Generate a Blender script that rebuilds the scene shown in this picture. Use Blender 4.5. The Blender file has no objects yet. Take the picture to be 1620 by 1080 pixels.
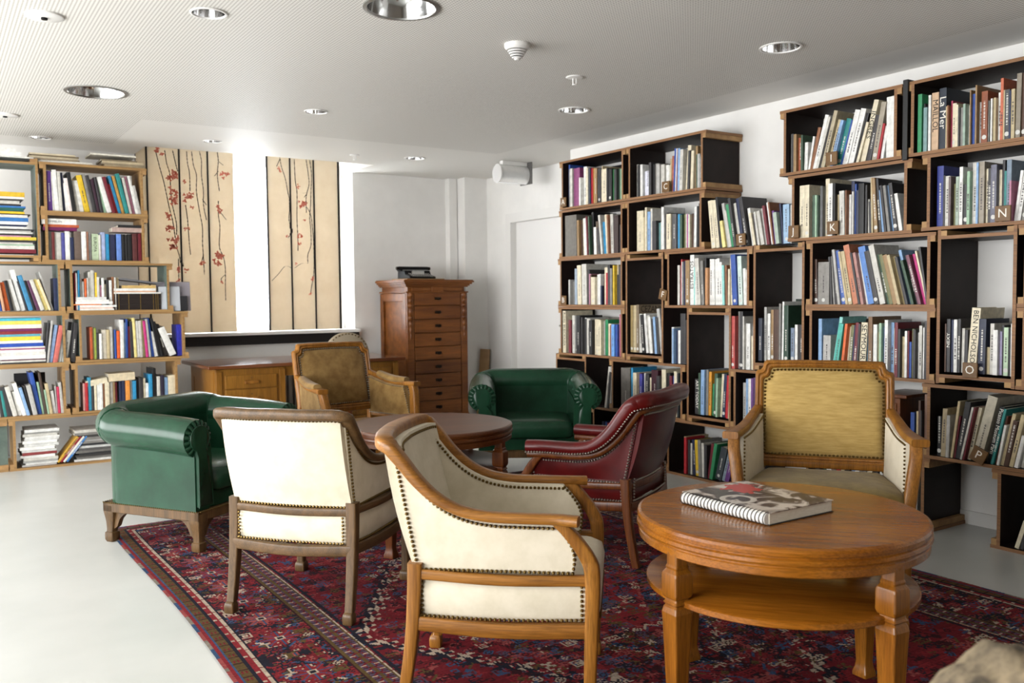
import bpy, math, random
import numpy as np
from mathutils import Matrix, Vector
random.seed(7)
R_=math.radians
S=bpy.context.scene
COL=S.collection
# ------------------------------------------------------------ camera
cam=bpy.data.cameras.new('camera'); camo=bpy.data.objects.new('camera',cam); COL.objects.link(camo)
cam.sensor_width=36.0; cam.lens=1398/1620*36; cam.clip_start=.05; cam.clip_end=100
# rows: image right, image down, view direction, in room axes (x along the back wall, y along the right wall, z up)
_r=Vector((.834,-.551,-.009)); _f=Vector((.550,.833,-.050)).normalized()
_r=(_r-_r.dot(_f)*_f).normalized(); _u=_r.cross(_f)
camo.matrix_world=Matrix(((_r.x,_u.x,-_f.x,0),(_r.y,_u.y,-_f.y,0),(_r.z,_u.z,-_f.z,1.30),(0,0,0,1)))
cam.dof.use_dof=True; cam.dof.focus_distance=3.9; cam.dof.aperture_fstop=4.0
S.camera=camo
# ------------------------------------------------------------ sky, daylight, exposure
W=bpy.data.worlds.new('sky'); S.world=W; W.use_nodes=True
W.node_tree.nodes['Background'].inputs[0].default_value=(.86,.93,1,1)
W.node_tree.nodes['Background'].inputs[1].default_value=5.0
def daylight(name,loc,rot,sx,sy,power,col=(1,.972,.945)):
    l=bpy.data.lights.new(name,'AREA'); l.shape='RECTANGLE'; l.size=sx; l.size_y=sy; l.energy=power; l.color=col
    o=bpy.data.objects.new(name,l); o.location=loc; o.rotation_euler=rot; COL.objects.link(o); return o
# daylight entering by the long row of windows in the left wall
daylight('window_daylight',(-2.45,3.9,1.27),(0,R_(-90),0),1.75,8.0,380)
# and by the window at the back
daylight('back_window_daylight',(2.65,8.98,1.9),(R_(-90),0,0),2.0,1.7,110,(1,1,1))
vs=S.view_settings
vs.view_transform='Standard'; vs.look='None'; vs.gamma=1; vs.use_curve_mapping=False
vs.exposure=0.06
# ------------------------------------------------------------ mesh helpers
class MB:
    def __init__(s): s.v=[]; s.f=[]; s.m=[]
    def add(s,v,f,m=0):
        b=len(s.v); s.v+= [tuple(p) for p in v]; s.f+=[tuple(b+i for i in q) for q in f]
        s.m+= (m if isinstance(m,list) else [m]*len(f)); return s
    def box(s,x0,x1,y0,y1,z0,z1,m=0):      # m: one slot or [bottom,top,-y,+x,+y,-x]
        v=[(x0,y0,z0),(x1,y0,z0),(x1,y1,z0),(x0,y1,z0),(x0,y0,z1),(x1,y0,z1),(x1,y1,z1),(x0,y1,z1)]
        return s.add(v,[(3,2,1,0),(4,5,6,7),(0,1,5,4),(1,2,6,5),(2,3,7,6),(3,0,4,7)],m)
    def loft(s,rings,cap=True,m=0,closed=True):
        n=len(rings[0]); v=[p for r in rings for p in r]; f=[]
        for i in range(len(rings)-1):
            for j in range(n if closed else n-1):
                k=(j+1)%n; f.append((i*n+j,i*n+k,(i+1)*n+k,(i+1)*n+j))
        if cap and closed: f.append(tuple(range(n-1,-1,-1))); b=(len(rings)-1)*n; f.append(tuple(b+j for j in range(n)))
        return s.add(v,f,m)
    def sweep(s,path,sec,m=0,cap=True,up=(0,0,1),loop=False):  # sec: points (a,b) or function of (i,t)
        P=[Vector(p) for p in path]; n=len(P); rings=[]; up=Vector(up)
        for i in range(n):
            if loop: T=P[(i+1)%n]-P[i-1]
            else: T=P[min(i+1,n-1)]-P[max(i-1,0)]
            T.normalize(); Sd=T.cross(up).normalized(); U=Sd.cross(T)
            q=sec(i,i/(n-1)) if callable(sec) else sec
            rings.append([P[i]+a*Sd+b*U for a,b in q])
        if loop: rings.append(rings[0]); cap=False
        return s.loft(rings,cap,m)
    def lathe(s,prof,n=48,c=(0,0,0),m=0):
        rings=[[(c[0]+r*math.cos(2*math.pi*k/n),c[1]+r*math.sin(2*math.pi*k/n),c[2]+z) for k in range(n)] for r,z in prof]
        return s.loft(rings,True,m)
    def slab(s,A,B,m=0):                    # two point grids (outer, inner) closed into a thin shell
        r,c=len(A),len(A[0]); v=[p for q in A for p in q]+[p for q in B for p in q]; f=[]; o=r*c
        for i in range(r-1):
            for j in range(c-1):
                a=i*c+j; f.append((a,a+1,a+c+1,a+c)); f.append((o+a,o+a+c,o+a+c+1,o+a+1))
        ed=[(j,j+1) for j in range(c-1)]+[(i*c+c-1,(i+1)*c+c-1) for i in range(r-1)]+[((r-1)*c+j+1,(r-1)*c+j) for j in range(c-1)]+[((i+1)*c,i*c) for i in range(r-1)]
        for a,b in ed: f.append((b,a,o+a,o+b))
        return s.add(v,f,m)
    def bead(s,c,r,m=0,sq=(1,1,1)):
        t=[(0,0,1),(.943,0,-.333),(-.471,.816,-.333),(-.471,-.816,-.333)]
        g=.851;h=.526
        v=[(0,h,g),(0,-h,g),(0,h,-g),(0,-h,-g),(h,g,0),(-h,g,0),(h,-g,0),(-h,-g,0),(g,0,h),(-g,0,h),(g,0,-h),(-g,0,-h)]
        f=[(0,1,8),(0,8,4),(0,4,5),(0,5,9),(0,9,1),(3,2,10),(3,10,6),(3,6,7),(3,7,11),(3,11,2),(1,6,8),(8,10,4),(4,2,5),(5,11,9),(9,7,1),(6,10,8),(10,2,4),(2,11,5),(11,7,9),(7,6,1)]
        return s.add([(c[0]+r*sq[0]*p[0],c[1]+r*sq[1]*p[1],c[2]+r*sq[2]*p[2]) for p in v],[q[::-1] for q in f] if 0 else f,m)
    def nails(s,path,step=.0146,r=.0062):
        P=[Vector(p) for p in path]; acc=0; out=[]
        for a,b in zip(P,P[1:]):
            L=(b-a).length
            while acc<=L:
                out.append(a+(b-a)*(acc/L if L else 0)); acc+=step
            acc-=L
        for p in out: s.bead(p,r)
        return s
    def build(s,name,mats,parent=None,smooth=.7,bevel=0,loc=None,rot=None):
        me=bpy.data.meshes.new(name); me.from_pydata(s.v,[],s.f)
        if not isinstance(mats,(list,tuple)): mats=[mats]
        for q in mats: me.materials.append(q)
        if max(s.m,default=0)>0: me.polygons.foreach_set('material_index',s.m)
        if smooth: me.shade_smooth(); me.set_sharp_from_angle(angle=smooth)
        me.update()
        o=bpy.data.objects.new(name,me); COL.objects.link(o)
        if parent: o.parent=parent
        if loc: o.location=loc
        if rot: o.rotation_euler=rot
        if bevel:
            b=o.modifiers.new('bevel','BEVEL'); b.width=bevel; b.segments=2; b.limit_method='ANGLE'; b.angle_limit=.6
        return o
def rrect(w,h,r,n=4,cx=0,cy=0):
    out=[]
    for (sx,sy,a0) in ((1,1,0),(-1,1,90),(-1,-1,180),(1,-1,270)):
        for k in range(n+1):
            a=R_(a0+90*k/n); out.append((cx+sx*(w/2-r)+r*math.cos(a),cy+sy*(h/2-r)+r*math.sin(a)))
    return out
def spline(pts,n=8):                        # Catmull-Rom through the points
    P=[Vector(p) for p in pts]; Q=[P[0]*2-P[1]]+P+[P[-1]*2-P[-2]]; out=[]
    for i in range(1,len(Q)-2):
        a,b,c,d=Q[i-1:i+3]
        for k in range(n):
            t=k/n; out.append(.5*((2*b)+(c-a)*t+(2*a-5*b+4*c-d)*t*t+(3*b-a-3*c+d)*t**3))
    return out+[P[-1]]
def resample(P,n):
    P=[Vector(p) for p in P]; L=[0]
    for a,b in zip(P,P[1:]): L.append(L[-1]+(b-a).length)
    out=[]; j=0
    for k in range(n):
        t=L[-1]*k/(n-1)
        while j<len(L)-2 and L[j+1]<t: j+=1
        d=L[j+1]-L[j]; out.append(P[j].lerp(P[j+1],(t-L[j])/d if d else 0))
    return out
def tag(o,label,cat,group=None,kind=None):
    if label: o['label']=label
    if cat: o['category']=cat
    if group: o['group']=group
    if kind: o['kind']=kind
    return o
def thing(name,label,cat,loc=(0,0,0),rz=0,group=None):
    o=bpy.data.objects.new(name,None); COL.objects.link(o); o.location=loc; o.rotation_euler=(0,0,rz); o.empty_display_size=.1
    return tag(o,label,cat,group)
def struct(o): o['kind']='structure'; return o
def stuff(o): o['kind']='stuff'; return o
def facing(fx,fy): return math.atan2(-fx,fy)
def copy_tree(o,parent=None):
    c=o.copy(); COL.objects.link(c); c.parent=parent
    for ch in o.children: copy_tree(ch,c)
    return c
# ------------------------------------------------------------ materials
def hexc(h):
    return tuple(((int(h[i:i+2],16)/255)/12.92 if int(h[i:i+2],16)<11 else ((int(h[i:i+2],16)/255+.055)/1.055)**2.4) for i in (0,2,4))+(1,)
def mat(name,col,rough=.5,metal=0,spec=.5,coat=0):
    m=bpy.data.materials.new(name); m.use_nodes=True; b=m.node_tree.nodes['Principled BSDF']
    b.inputs['Base Color'].default_value=hexc(col) if isinstance(col,str) else (*col,1)
    b.inputs['Roughness'].default_value=rough; b.inputs['Metallic'].default_value=metal; b.inputs['Specular IOR Level'].default_value=spec
    b.inputs['Coat Weight'].default_value=coat; b.inputs['Coat Roughness'].default_value=.15
    return m
def nd(m,t,**kw):
    n=m.node_tree.nodes.new(t)
    for k,v in kw.items():
        if k.startswith('i_'): n.inputs[k[2:].replace('_',' ')].default_value=v
        elif k.startswith('n'): n.inputs[int(k[1:])].default_value=v
        else: setattr(n,k,v)
    return n
def lk(m,a,b): m.node_tree.links.new(a,b)
def bs(m): return m.node_tree.nodes['Principled BSDF']
def noise_mat(name,c1,c2,scale,rough,stretch=(1,1,1),detail=4,bump=0,bscale=None,coord='Object',lo=.35,hi=.65,coat=0,metal=0,spec=.5,dist=.001):
    m=mat(name,c1,rough,metal,spec,coat)
    tc=nd(m,'ShaderNodeTexCoord'); mp=nd(m,'ShaderNodeMapping'); mp.inputs['Scale'].default_value=stretch
    lk(m,tc.outputs[coord],mp.inputs[0])
    n=nd(m,'ShaderNodeTexNoise',i_Scale=scale,i_Detail=detail,i_Roughness=.6); lk(m,mp.outputs[0],n.inputs['Vector'])
    r=nd(m,'ShaderNodeValToRGB'); r.color_ramp.elements[0].position=lo; r.color_ramp.elements[1].position=hi
    r.color_ramp.elements[0].color=hexc(c1); r.color_ramp.elements[1].color=hexc(c2)
    lk(m,n.outputs[0],r.inputs[0]); lk(m,r.outputs[0],bs(m).inputs['Base Color'])
    if bump:
        n2=n
        if bscale: n2=nd(m,'ShaderNodeTexNoise',i_Scale=bscale,i_Detail=3); lk(m,(mp if stretch==(1,1,1) else mp).outputs[0],n2.inputs['Vector'])
        b=nd(m,'ShaderNodeBump',i_Strength=bump,i_Distance=dist); lk(m,n2.outputs[0],b.inputs['Height']); lk(m,b.outputs[0],bs(m).inputs['Normal'])
    return m
def wood(name,c1,c2,rough=.4,scale=6,axis='z',coat=.15):
    st={'x':(.08,1,1),'y':(1,.08,1),'z':(1,1,.08)}[axis]
    m=noise_mat(name,c1,c2,scale*4,rough,st,5,0,coat=coat,lo=.3,hi=.72,spec=.3)
    # fine dark pores and streaks along the grain
    tc=nd(m,'ShaderNodeTexCoord'); mp=nd(m,'ShaderNodeMapping'); mp.inputs['Scale'].default_value=tuple(a*(.35 if a<1 else 1) for a in st); lk(m,tc.outputs['Object'],mp.inputs[0])
    n=nd(m,'ShaderNodeTexNoise',i_Scale=240.,i_Detail=3.,i_Roughness=.7); lk(m,mp.outputs[0],n.inputs['Vector'])
    mr=nd(m,'ShaderNodeMapRange',n1=.35,n2=.62,n3=.62,n4=1.08); lk(m,n.outputs[0],mr.inputs[0])
    hs=nd(m,'ShaderNodeHueSaturation'); lk(m,mr.outputs[0],hs.inputs['Value']); lk(m,bs(m).inputs['Base Color'].links[0].from_socket,hs.inputs['Color']); lk(m,hs.outputs[0],bs(m).inputs['Base Color'])
    b=nd(m,'ShaderNodeBump',i_Strength=.15,i_Distance=.0006); lk(m,n.outputs[0],b.inputs['Height']); lk(m,b.outputs[0],bs(m).inputs['Normal'])
    return m
def fabric(name,c1,c2,rough=.9,thread=520,slub=(1,1,1),sc=14):
    m=noise_mat(name,c1,c2,sc,rough,slub,5,0,spec=.2)
    tc=nd(m,'ShaderNodeTexCoord'); b=nd(m,'ShaderNodeBump',i_Strength=.25,i_Distance=.0008)
    mp=nd(m,'ShaderNodeMapping'); mp.inputs['Scale'].default_value=(thread,thread,thread*.25)
    n=nd(m,'ShaderNodeTexNoise',i_Scale=1.,i_Detail=2); lk(m,tc.outputs['Object'],mp.inputs[0]); lk(m,mp.outputs[0],n.inputs['Vector'])
    lk(m,n.outputs[0],b.inputs['Height']); lk(m,b.outputs[0],bs(m).inputs['Normal'])
    bs(m).inputs['Sheen Weight'].default_value=.15
    return m
def leather(name,c1,c2,rough=.38):
    return noise_mat(name,c1,c2,5,rough,(1,1,1),4,.18,260,dist=.0006,spec=.32)
WHITE=noise_mat('white_wall_paint','d8d6d2','e0deda',2.5,.75,bump=.05,bscale=180)
CEILW=mat('ceiling_paint','dcd9d4',.6)
FLOOR=noise_mat('pale_coated_floor','b4b6b2','bfc0bc',1.3,.30,bump=.02,bscale=40,spec=.45)
FILM=noise_mat('dark_film_plywood','1a110e','231815',9,.5,spec=.2)
EDGE=noise_mat('plywood_edge','6e4c30','93683f',30,.6,(.12,.12,6))
CLEAT=noise_mat('cleat_wood','8f6a42','b08a58',12,.6,(.3,1,1))
EDGE_L=noise_mat('plywood_edge_pale','86643c','a4814f',20,.6,(.12,.12,3))
PINE=noise_mat('pine_board_face','80603a','9c7a4c',10,.6,(.15,1,1))
GREYFILM=noise_mat('grey_green_film','4c5a52','66746a',7,.55)
OAK=wood('golden_oak','764816','a46e2c',.36,coat=.08)
OAKX=wood('golden_oak_lengthways','764816','a46e2c',.36,axis='y')
OAKD=wood('greyed_oak','48351d','6c5030',.5)
OAKDX=wood('greyed_oak_lengthways','48351d','6c5030',.5,axis='y')
MAHOG=wood('brown_chair_wood','54280c','7a441a',.35)
TABLEW=wood('honey_table_wood','7e460e','a4661e',.24,3,'x',coat=.12)
TABLEZ=wood('honey_table_leg_wood','764410','9e641e',.3,3,'z',coat=.1)
TABLED=wood('brown_table_wood','4c260e','6c3e1c',.33,3,'x',coat=.12)
CABW=wood('cabinet_wood','5c300e','8a5220',.42,3,'x',0)
DESKW=wood('desk_oak','7c5018','9a6a28',.4,3,'z')
DESKT=wood('desk_top_wood','5e3018','7a4828',.18,3,'x',coat=.5)
CREAM=fabric('cream_linen','cbc1aa','d7cdb8')
TANV=fabric('tan_velvet','77592e','947646')
YELV=fabric('ochre_velvet','a4874c','ba9d60',slub=(.3,.3,2.6),sc=46)
YELS=fabric('olive_ochre_velvet','6e5a2c','84703c')
GREENL=leather('green_leather','133322','1b412d',.27)
REDL=leather('oxblood_leather','420808','5a0f0e',.28)
BRASS=mat('aged_brass','6e5a34',.35,1)
SILVER=mat('bright_nails','a8a298',.3,1)
STEEL=mat('brushed_steel','b0b0ae',.3,1)
CHROME=mat('polished_reflector','d8d8d8',.12,1)
BLACK=mat('black_paint','0b0a0b',.5,0,.2)
DARKBR=mat('dark_bronze','2a2018',.4,.8)
PLASTIC=mat('white_plastic','dcdad6',.45)
PAPER=noise_mat('paper_edges','cfc6b2','ddd6c6',60,.85,(1,1,8))
INK=mat('black_ink','141312',.7)
WHITEINK=mat('white_ink','e6e2d8',.7)
# ------------------------------------------------------------ room shell
XW,XD,YB,ZC=4.866,5.24,8.67,2.615
XL=-2.35
struct(MB().box(-2.6,5.5,-3.2,9.3,-.1,0).build('floor',FLOOR,smooth=0))
# left wall with its row of tall windows (out of the picture, the daylight comes through them)
wl=MB(); edges=[-.1,1.9,2.05,3.9,4.05,5.9,6.05,7.9]
wl.box(XL-.15,XL,-3.2,9.3,0,.38).box(XL-.15,XL,-3.2,9.3,2.2,2.9).box(XL-.15,XL,-3.2,edges[0],.38,2.5).box(XL-.15,XL,edges[-1],9.3,.38,2.5)
for a,b in ((1.9,2.05),(3.9,4.05),(5.9,6.05)): wl.box(XL-.15,XL,a,b,.38,2.5)
struct(wl.build('wall_left',WHITE,smooth=0))
struct(MB().box(XL-.15,5.5,-3.2,-3.05,0,2.9).build('wall_rear',mat('grey_rear_wall','6a6258',.8),smooth=0))
# right wall: the part behind the crates stands forward of the part with the door
wr=MB().box(XW,XW+.5,-3.05,6.39,0,2.75)
D0,D1,DZ=7.02,7.93,2.10      # door opening
wr.box(XD,XD+.2,6.39,D0,0,2.75).box(XD,XD+.2,D0,D1,DZ,2.75).box(XD,XD+.2,D1,8.7,0,2.75)
struct(wr.build('wall_right',WHITE,smooth=0))
d=struct(MB().box(XD+.06,XD+.10,D0,D1,0.008,DZ).build('door_1',mat('white_door_paint','dddbd8',.45),smooth=0,bevel=.002))
fr=MB().box(XD-.015,XD+.06,D1-.004,D1+.09,0,DZ+.09).box(XD-.015,XD+.06,D0-.09,D0+.004,0,DZ+.09).box(XD-.015,XD+.06,D0+.004,D1-.004,DZ-.004,DZ+.09)
fr.build('door_frame',mat('white_frame_paint','d8d6d2',.45),d,smooth=0)
hb=MB().box(XD+.035,XD+.06,D0+.07,D0+.11,1.0,1.02); hb.build('door_handle',STEEL,d)
struct(MB().box(XW-.012,XW,-3,6.39,0,.075).build('baseboard_right',mat('skirting_paint','d2d0cc',.5),smooth=0))
# back wall: solid part beside the window niche, shallow piers in the corner, part behind the left shelves
wb=MB().box(3.745,5.5,YB,YB+.5,0,2.75)
wb.box(4.85,4.945,8.575,YB,0,2.62).box(4.955,XD,8.42,YB,0,2.62)
wb.box(-2.5,1.60,8.555,9.2,0,2.75)
wb.box(1.60,3.745,8.60,8.75,0,.86).box(1.60,3.745,8.72,9.2,0,.955)
wb.box(1.60,3.745,9.02,9.2,2.70,3.1)
wb.box(1.60,3.745,7.9,9.2,2.98,3.1).box(1.45,1.60,8.0,9.2,2.62,3.1).box(3.73,3.9,8.0,9.2,2.62,3.1).box(1.45,3.9,7.93,8.075,2.62,3.1)
struct(wb.build('wall_back',WHITE,smooth=0))
struct(MB().box(1.60,3.745,8.52,8.99,.955,.985).build('trim_1',mat('window_board_paint','e4e2de',.4),smooth=0,bevel=.003))
struct(MB().box(1.60,3.745,8.56,8.72,.862,.952).build('trim_2',mat('dark_heating_slot','120d0c',.6),smooth=0))
# window behind the hanging panels
wn=struct(MB().box(1.62,3.73,8.965,8.972,1.0,2.68).build('window_1',None or mat('window_glass','f4f8fa',.03),smooth=0))
gm=wn.data.materials[0]; bs(gm).inputs['Transmission Weight'].default_value=1; bs(gm).inputs['IOR'].default_value=1.02
fm=MB(); FRM=mat('white_window_frame','e6e5e2',.4)
for x in (1.62,2.42,2.78,3.68): fm.box(x,x+.05,8.925,8.958,.986,2.699)
fm.box(1.62,3.73,8.93,8.96,.985,1.03).box(1.62,3.73,8.93,8.96,2.64,2.70)
fm.build('window_frame',FRM,wn,smooth=0)
MB().box(2.455,2.47,8.905,8.93,1.20,1.24).box(2.455,2.58,8.895,8.907,1.213,1.226).build('window_handle',STEEL,wn)
# perforated ceiling with round holes for the lamps, and the open slot above the window
PERF=bpy.data.materials.new('perforated_ceiling'); PERF.use_nodes=True
m=PERF; bs(m).inputs['Roughness'].default_value=.6
tc=nd(m,'ShaderNodeTexCoord'); mp=nd(m,'ShaderNodeMapping'); mp.inputs['Scale'].default_value=(1/.0165,1/.0165,1/.0165); lk(m,tc.outputs['Object'],mp.inputs[0])
vo=nd(m,'ShaderNodeTexVoronoi',i_Scale=1.0,i_Randomness=0.0); vo.voronoi_dimensions='2D'; lk(m,mp.outputs[0],vo.inputs['Vector'])
th=nd(m,'ShaderNodeMath',operation='LESS_THAN',n1=.27); lk(m,vo.outputs['Distance'],th.inputs[0])
sx=nd(m,'ShaderNodeSeparateXYZ'); lk(m,tc.outputs['Object'],sx.inputs[0])
lx=nd(m,'ShaderNodeMath',operation='LESS_THAN',n1=4.42); lk(m,sx.outputs[0],lx.inputs[0])
ly=nd(m,'ShaderNodeMath',operation='LESS_THAN',n1=6.9); lk(m,sx.outputs[1],ly.inputs[0])
lx2=nd(m,'ShaderNodeMath',operation='LESS_THAN',n1=1.35); lk(m,sx.outputs[0],lx2.inputs[0])
ly2=nd(m,'ShaderNodeMath',operation='LESS_THAN',n1=8.1); lk(m,sx.outputs[1],ly2.inputs[0])
mu2=nd(m,'ShaderNodeMath',operation='MULTIPLY'); lk(m,lx2.outputs[0],mu2.inputs[0]); lk(m,ly2.outputs[0],mu2.inputs[1])
mxm=nd(m,'ShaderNodeMath',operation='MAXIMUM'); lk(m,mu2.outputs[0],mxm.inputs[0]); lk(m,ly.outputs[0],mxm.inputs[1])
mu=nd(m,'ShaderNodeMath',operation='MULTIPLY'); lk(m,lx.outputs[0],mu.inputs[0]); lk(m,mxm.outputs[0],mu.inputs[1])
mu3=nd(m,'ShaderNodeMath',operation='MULTIPLY'); lk(m,mu.outputs[0],mu3.inputs[0]); lk(m,th.outputs[0],mu3.inputs[1])
mx=nd(m,'ShaderNodeMix',data_type='RGBA'); mx.inputs[6].default_value=hexc('d6d3cd'); mx.inputs[7].default_value=hexc('928d85')
lk(m,mu3.outputs[0],mx.inputs[0]); lk(m,mx.outputs[2],bs(m).inputs['Base Color'])
LAMPS=[(1.839,3.67,.165),(.933,6.141,.175),(1.122,4.201,.078),(2.323,5.988,.078),(.804,8.06,.076),(2.019,7.54,.072),(3.872,7.497,.095),(3.852,5.015,.105),(3.835,3.188,.105)]
ce=MB().box(-2.5,1.60,-3.2,9.2,ZC,ZC+.2).box(1.60,3.72,-3.2,8.08,ZC,ZC+.2).box(3.72,5.5,-3.2,9.2,ZC,ZC+.2).build('ceiling',PERF,smooth=0)
cu=MB()
for x,y,r in LAMPS: cu.lathe([(r,-.1),(r,.5)],40,(x,y,ZC))
cut=cu.build('lamp_holes',PERF,smooth=0)
bo=ce.modifiers.new('holes','BOOLEAN'); bo.operation='DIFFERENCE'; bo.object=cut; bo.solver='EXACT'; bo.use_self=True
dg=bpy.context.evaluated_depsgraph_get(); me2=bpy.data.meshes.new_from_object(ce.evaluated_get(dg))
ce.modifiers.clear(); ce.data=me2; bpy.data.objects.remove(cut)
struct(ce)
LN=['large recessed round ceiling lamp at the top edge above the tables','large recessed round ceiling lamp above the left bookshelf','small recessed ceiling lamp near the top left','small recessed ceiling lamp left of centre of the ceiling','small recessed ceiling lamp closest to the left bookshelf','small recessed ceiling lamp in front of the painted panels','small recessed ceiling lamp above the tall chest of drawers','recessed ceiling lamp above the first right hand crates','recessed ceiling lamp nearest the upper right corner']
for (x,y,r),lb in zip(LAMPS,LN):
    t=thing('ceiling_lamp',lb,'ceiling lamp',(x,y,ZC),0,'recessed ceiling lamps')
    MB().loft([[(rr*math.cos(a),rr*math.sin(a),z) for a in [2*math.pi*k/40 for k in range(40)]] for rr,z in ((r*1.06,-.001),(r*1.06,-.006),(r*.95,-.007),(r*.93,.0))],False).build('trim_ring',PLASTIC if r<.12 else STEEL,t)
    MB().loft([[(rr*math.cos(a),rr*math.sin(a),z) for a in [2*math.pi*k/40 for k in range(40)]] for rr,z in ((r*.93,0),(r*.88,.04),(r*.78,.085),(r*.6,.125),(r*.3,.145),(.001,.15))],False).build('reflector',CHROME,t)
    MB().lathe([(.001,.05),(r*.2,.055),(r*.26,.09),(r*.2,.14)],16).build('bulb',mat('frosted_bulb','e8e8e4',.5),t)
for (x,y,r,lb) in ((.495,4.634,.082,'flat white ceiling plate with a small dark sensor, top left'),(.502,7.21,.085,'flat white ceiling plate at the left picture edge')):
    t=thing('ceiling_plate',lb,'ceiling plate',(x,y,ZC))
    MB().lathe([(r,0),(r,-.008),(r*.9,-.012),(.001,-.012)],32).build('disc',PLASTIC,t)
    MB().lathe([(.014,-.012),(.014,-.02),(.001,-.022)],12).build('sensor',BLACK,t)
t=thing('smoke_detector','white cone shaped smoke detector with dark slots on the ceiling','smoke detector',(2.608,3.878,ZC))
MB().lathe([(.066,0),(.066,-.018),(.055,-.03),(.001,-.03)],32).build('base',PLASTIC,t)
for k,(r,z) in enumerate(((.05,-.036),(.043,-.047),(.036,-.058),(.028,-.069))): MB().lathe([(r,z),(r-.002,z-.005),(.001,z-.005)],32).build('fin',PLASTIC,t)
MB().lathe([(.035,-.03),(.018,-.07),(.001,-.071)],24).build('core',BLACK,t)
MB().lathe([(.02,-.07),(.012,-.082),(.001,-.083)],20).build('tip',PLASTIC,t)
for x,y,r,lb in ((3.286,4.269,.054,'white ceiling sprinkler with round plate, nearest the smoke detector'),(3.314,7.61,.045,'white ceiling sprinkler near the window slot')):
    t=thing('sprinkler',lb,'sprinkler',(x,y,ZC),0,'ceiling sprinklers')
    MB().lathe([(r,0),(r*.9,-.006),(.014,-.01),(.001,-.01)],28).build('rosette',PLASTIC,t)
    MB().box(-.014,-.010,-.004,.004,-.045,-.008).box(.010,.014,-.004,.004,-.045,-.008).lathe([(.016,-.045),(.016,-.049),(.001,-.05)],16).build('head',PLASTIC,t)
# emergency lamp by the crates
t=thing('emergency_lamp','clear ribbed emergency lamp hanging under the ceiling beside the door','lamp',(4.78,7.22,2.585))
MB().box(.165,.178,-.10,.10,-.185,.028).build('mount_plate',mat('grey_plate','5a5856',.5),t,bevel=.003)
MB().box(-.12,.165,-.03,.03,-.01,.029).build('ceiling_bracket',PLASTIC,t,bevel=.004)
AC=mat('clear_acrylic','f2f2f0',.12); bs(AC).inputs['Transmission Weight'].default_value=.6
el=lambda k:[(.078*k*math.cos(a)*(1 if abs(math.cos(a))<.7 else 1.05),.088*k*math.sin(a)) for a in [2*math.pi*q/28 for q in range(28)]]
MB().sweep([(-.155,0,-.095),(.16,0,-.095)],el(1)).build('housing',AC,t)
MB().sweep([(-.13,.0,-.07),(.14,.0,-.07)],rrect(.07,.05,.02)).build('reflector',STEEL,t)
MB().sweep([(-.12,.0,-.115),(.13,.0,-.115)],[(.012*math.cos(a),.012*math.sin(a)) for a in [2*math.pi*q/10 for q in range(10)]]).build('tube',PLASTIC,t)
for k in range(9): MB().sweep([(-.135+.032*k,0,-.095),(-.131+.032*k,0,-.095)],el(1.015)).build('rib',AC,t)
MB().sweep([(-.168,0,-.095),(-.155,0,-.095)],el(1.04)).build('end_cap',mat('grey_end_cap','bdbbb8',.35),t)
# plank leaning in the corner
tag(MB().box(-.055,.055,-.012,.012,0,.73).build('plank',PINE,None,0,.003,(5.08,8.32,.002),(R_(-6),R_(3),R_(-40))),'pale wooden plank leaning in the corner by the door','plank')
# hanging painted panels in front of the window
PANEL=noise_mat('painted_panel_ground','d9ccb4','e6dcc8',3.5,.7)
_t=nd(PANEL,'ShaderNodeBsdfTranslucent'); _t.inputs[0].default_value=hexc('e0d2be'); _m=nd(PANEL,'ShaderNodeMixShader'); _m.inputs[0].default_value=.23
_o=PANEL.node_tree.nodes['Material Output']; lk(PANEL,bs(PANEL).outputs[0],_m.inputs[1]); lk(PANEL,_t.outputs[0],_m.inputs[2]); lk(PANEL,_m.outputs[0],_o.inputs[0])
r=PANEL.node_tree.nodes['Color Ramp'] if 'Color Ramp' in PANEL.node_tree.nodes else None
BR=mat('brush_black','1a1513',.7); PINK=noise_mat('blossom_red','c4523e','d88a78',40,.7)
GAPM=mat('panel_edge_black','15100f',.5)
PX=[(1.612,1.70),(1.712,1.985),(1.997,2.243),(2.255,2.492),(2.822,3.043),(3.055,3.287),(3.299,3.562)]
PL=['cream hanging panel mostly behind the left bookshelf','cream panel with long red blossom branches beside the left bookshelf','cream panel with thin black branches and red blossom, second beside the shelf','cream panel with pale blossom, left of the bright window gap','cream panel with one curling black branch, right of the window gap','cream panel with red blossoms in the middle of the right hand three','plain cream panel furthest right, beside the white wall']
YP=8.60
PAN=[]
for (a,b),lb in zip(PX,PL):
    t=thing('painted_panel',lb,'panel',((a+b)/2,YP,.99),0,'hanging panels painted with branches'); w=(b-a)/2; PAN.append((a,b,t))
    MB().box(-w,w,0,.018,0,1.93).build('board',PANEL,t,smooth=0)
    MB().box(-w-.0125,-w+.003,-.004,.02,0,1.93).build('edge_strip',GAPM,t,smooth=0)
MB().box(.118,.140,-.006,.02,0,1.93).build('edge_strip',GAPM,PAN[-1][2],smooth=0)
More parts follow.
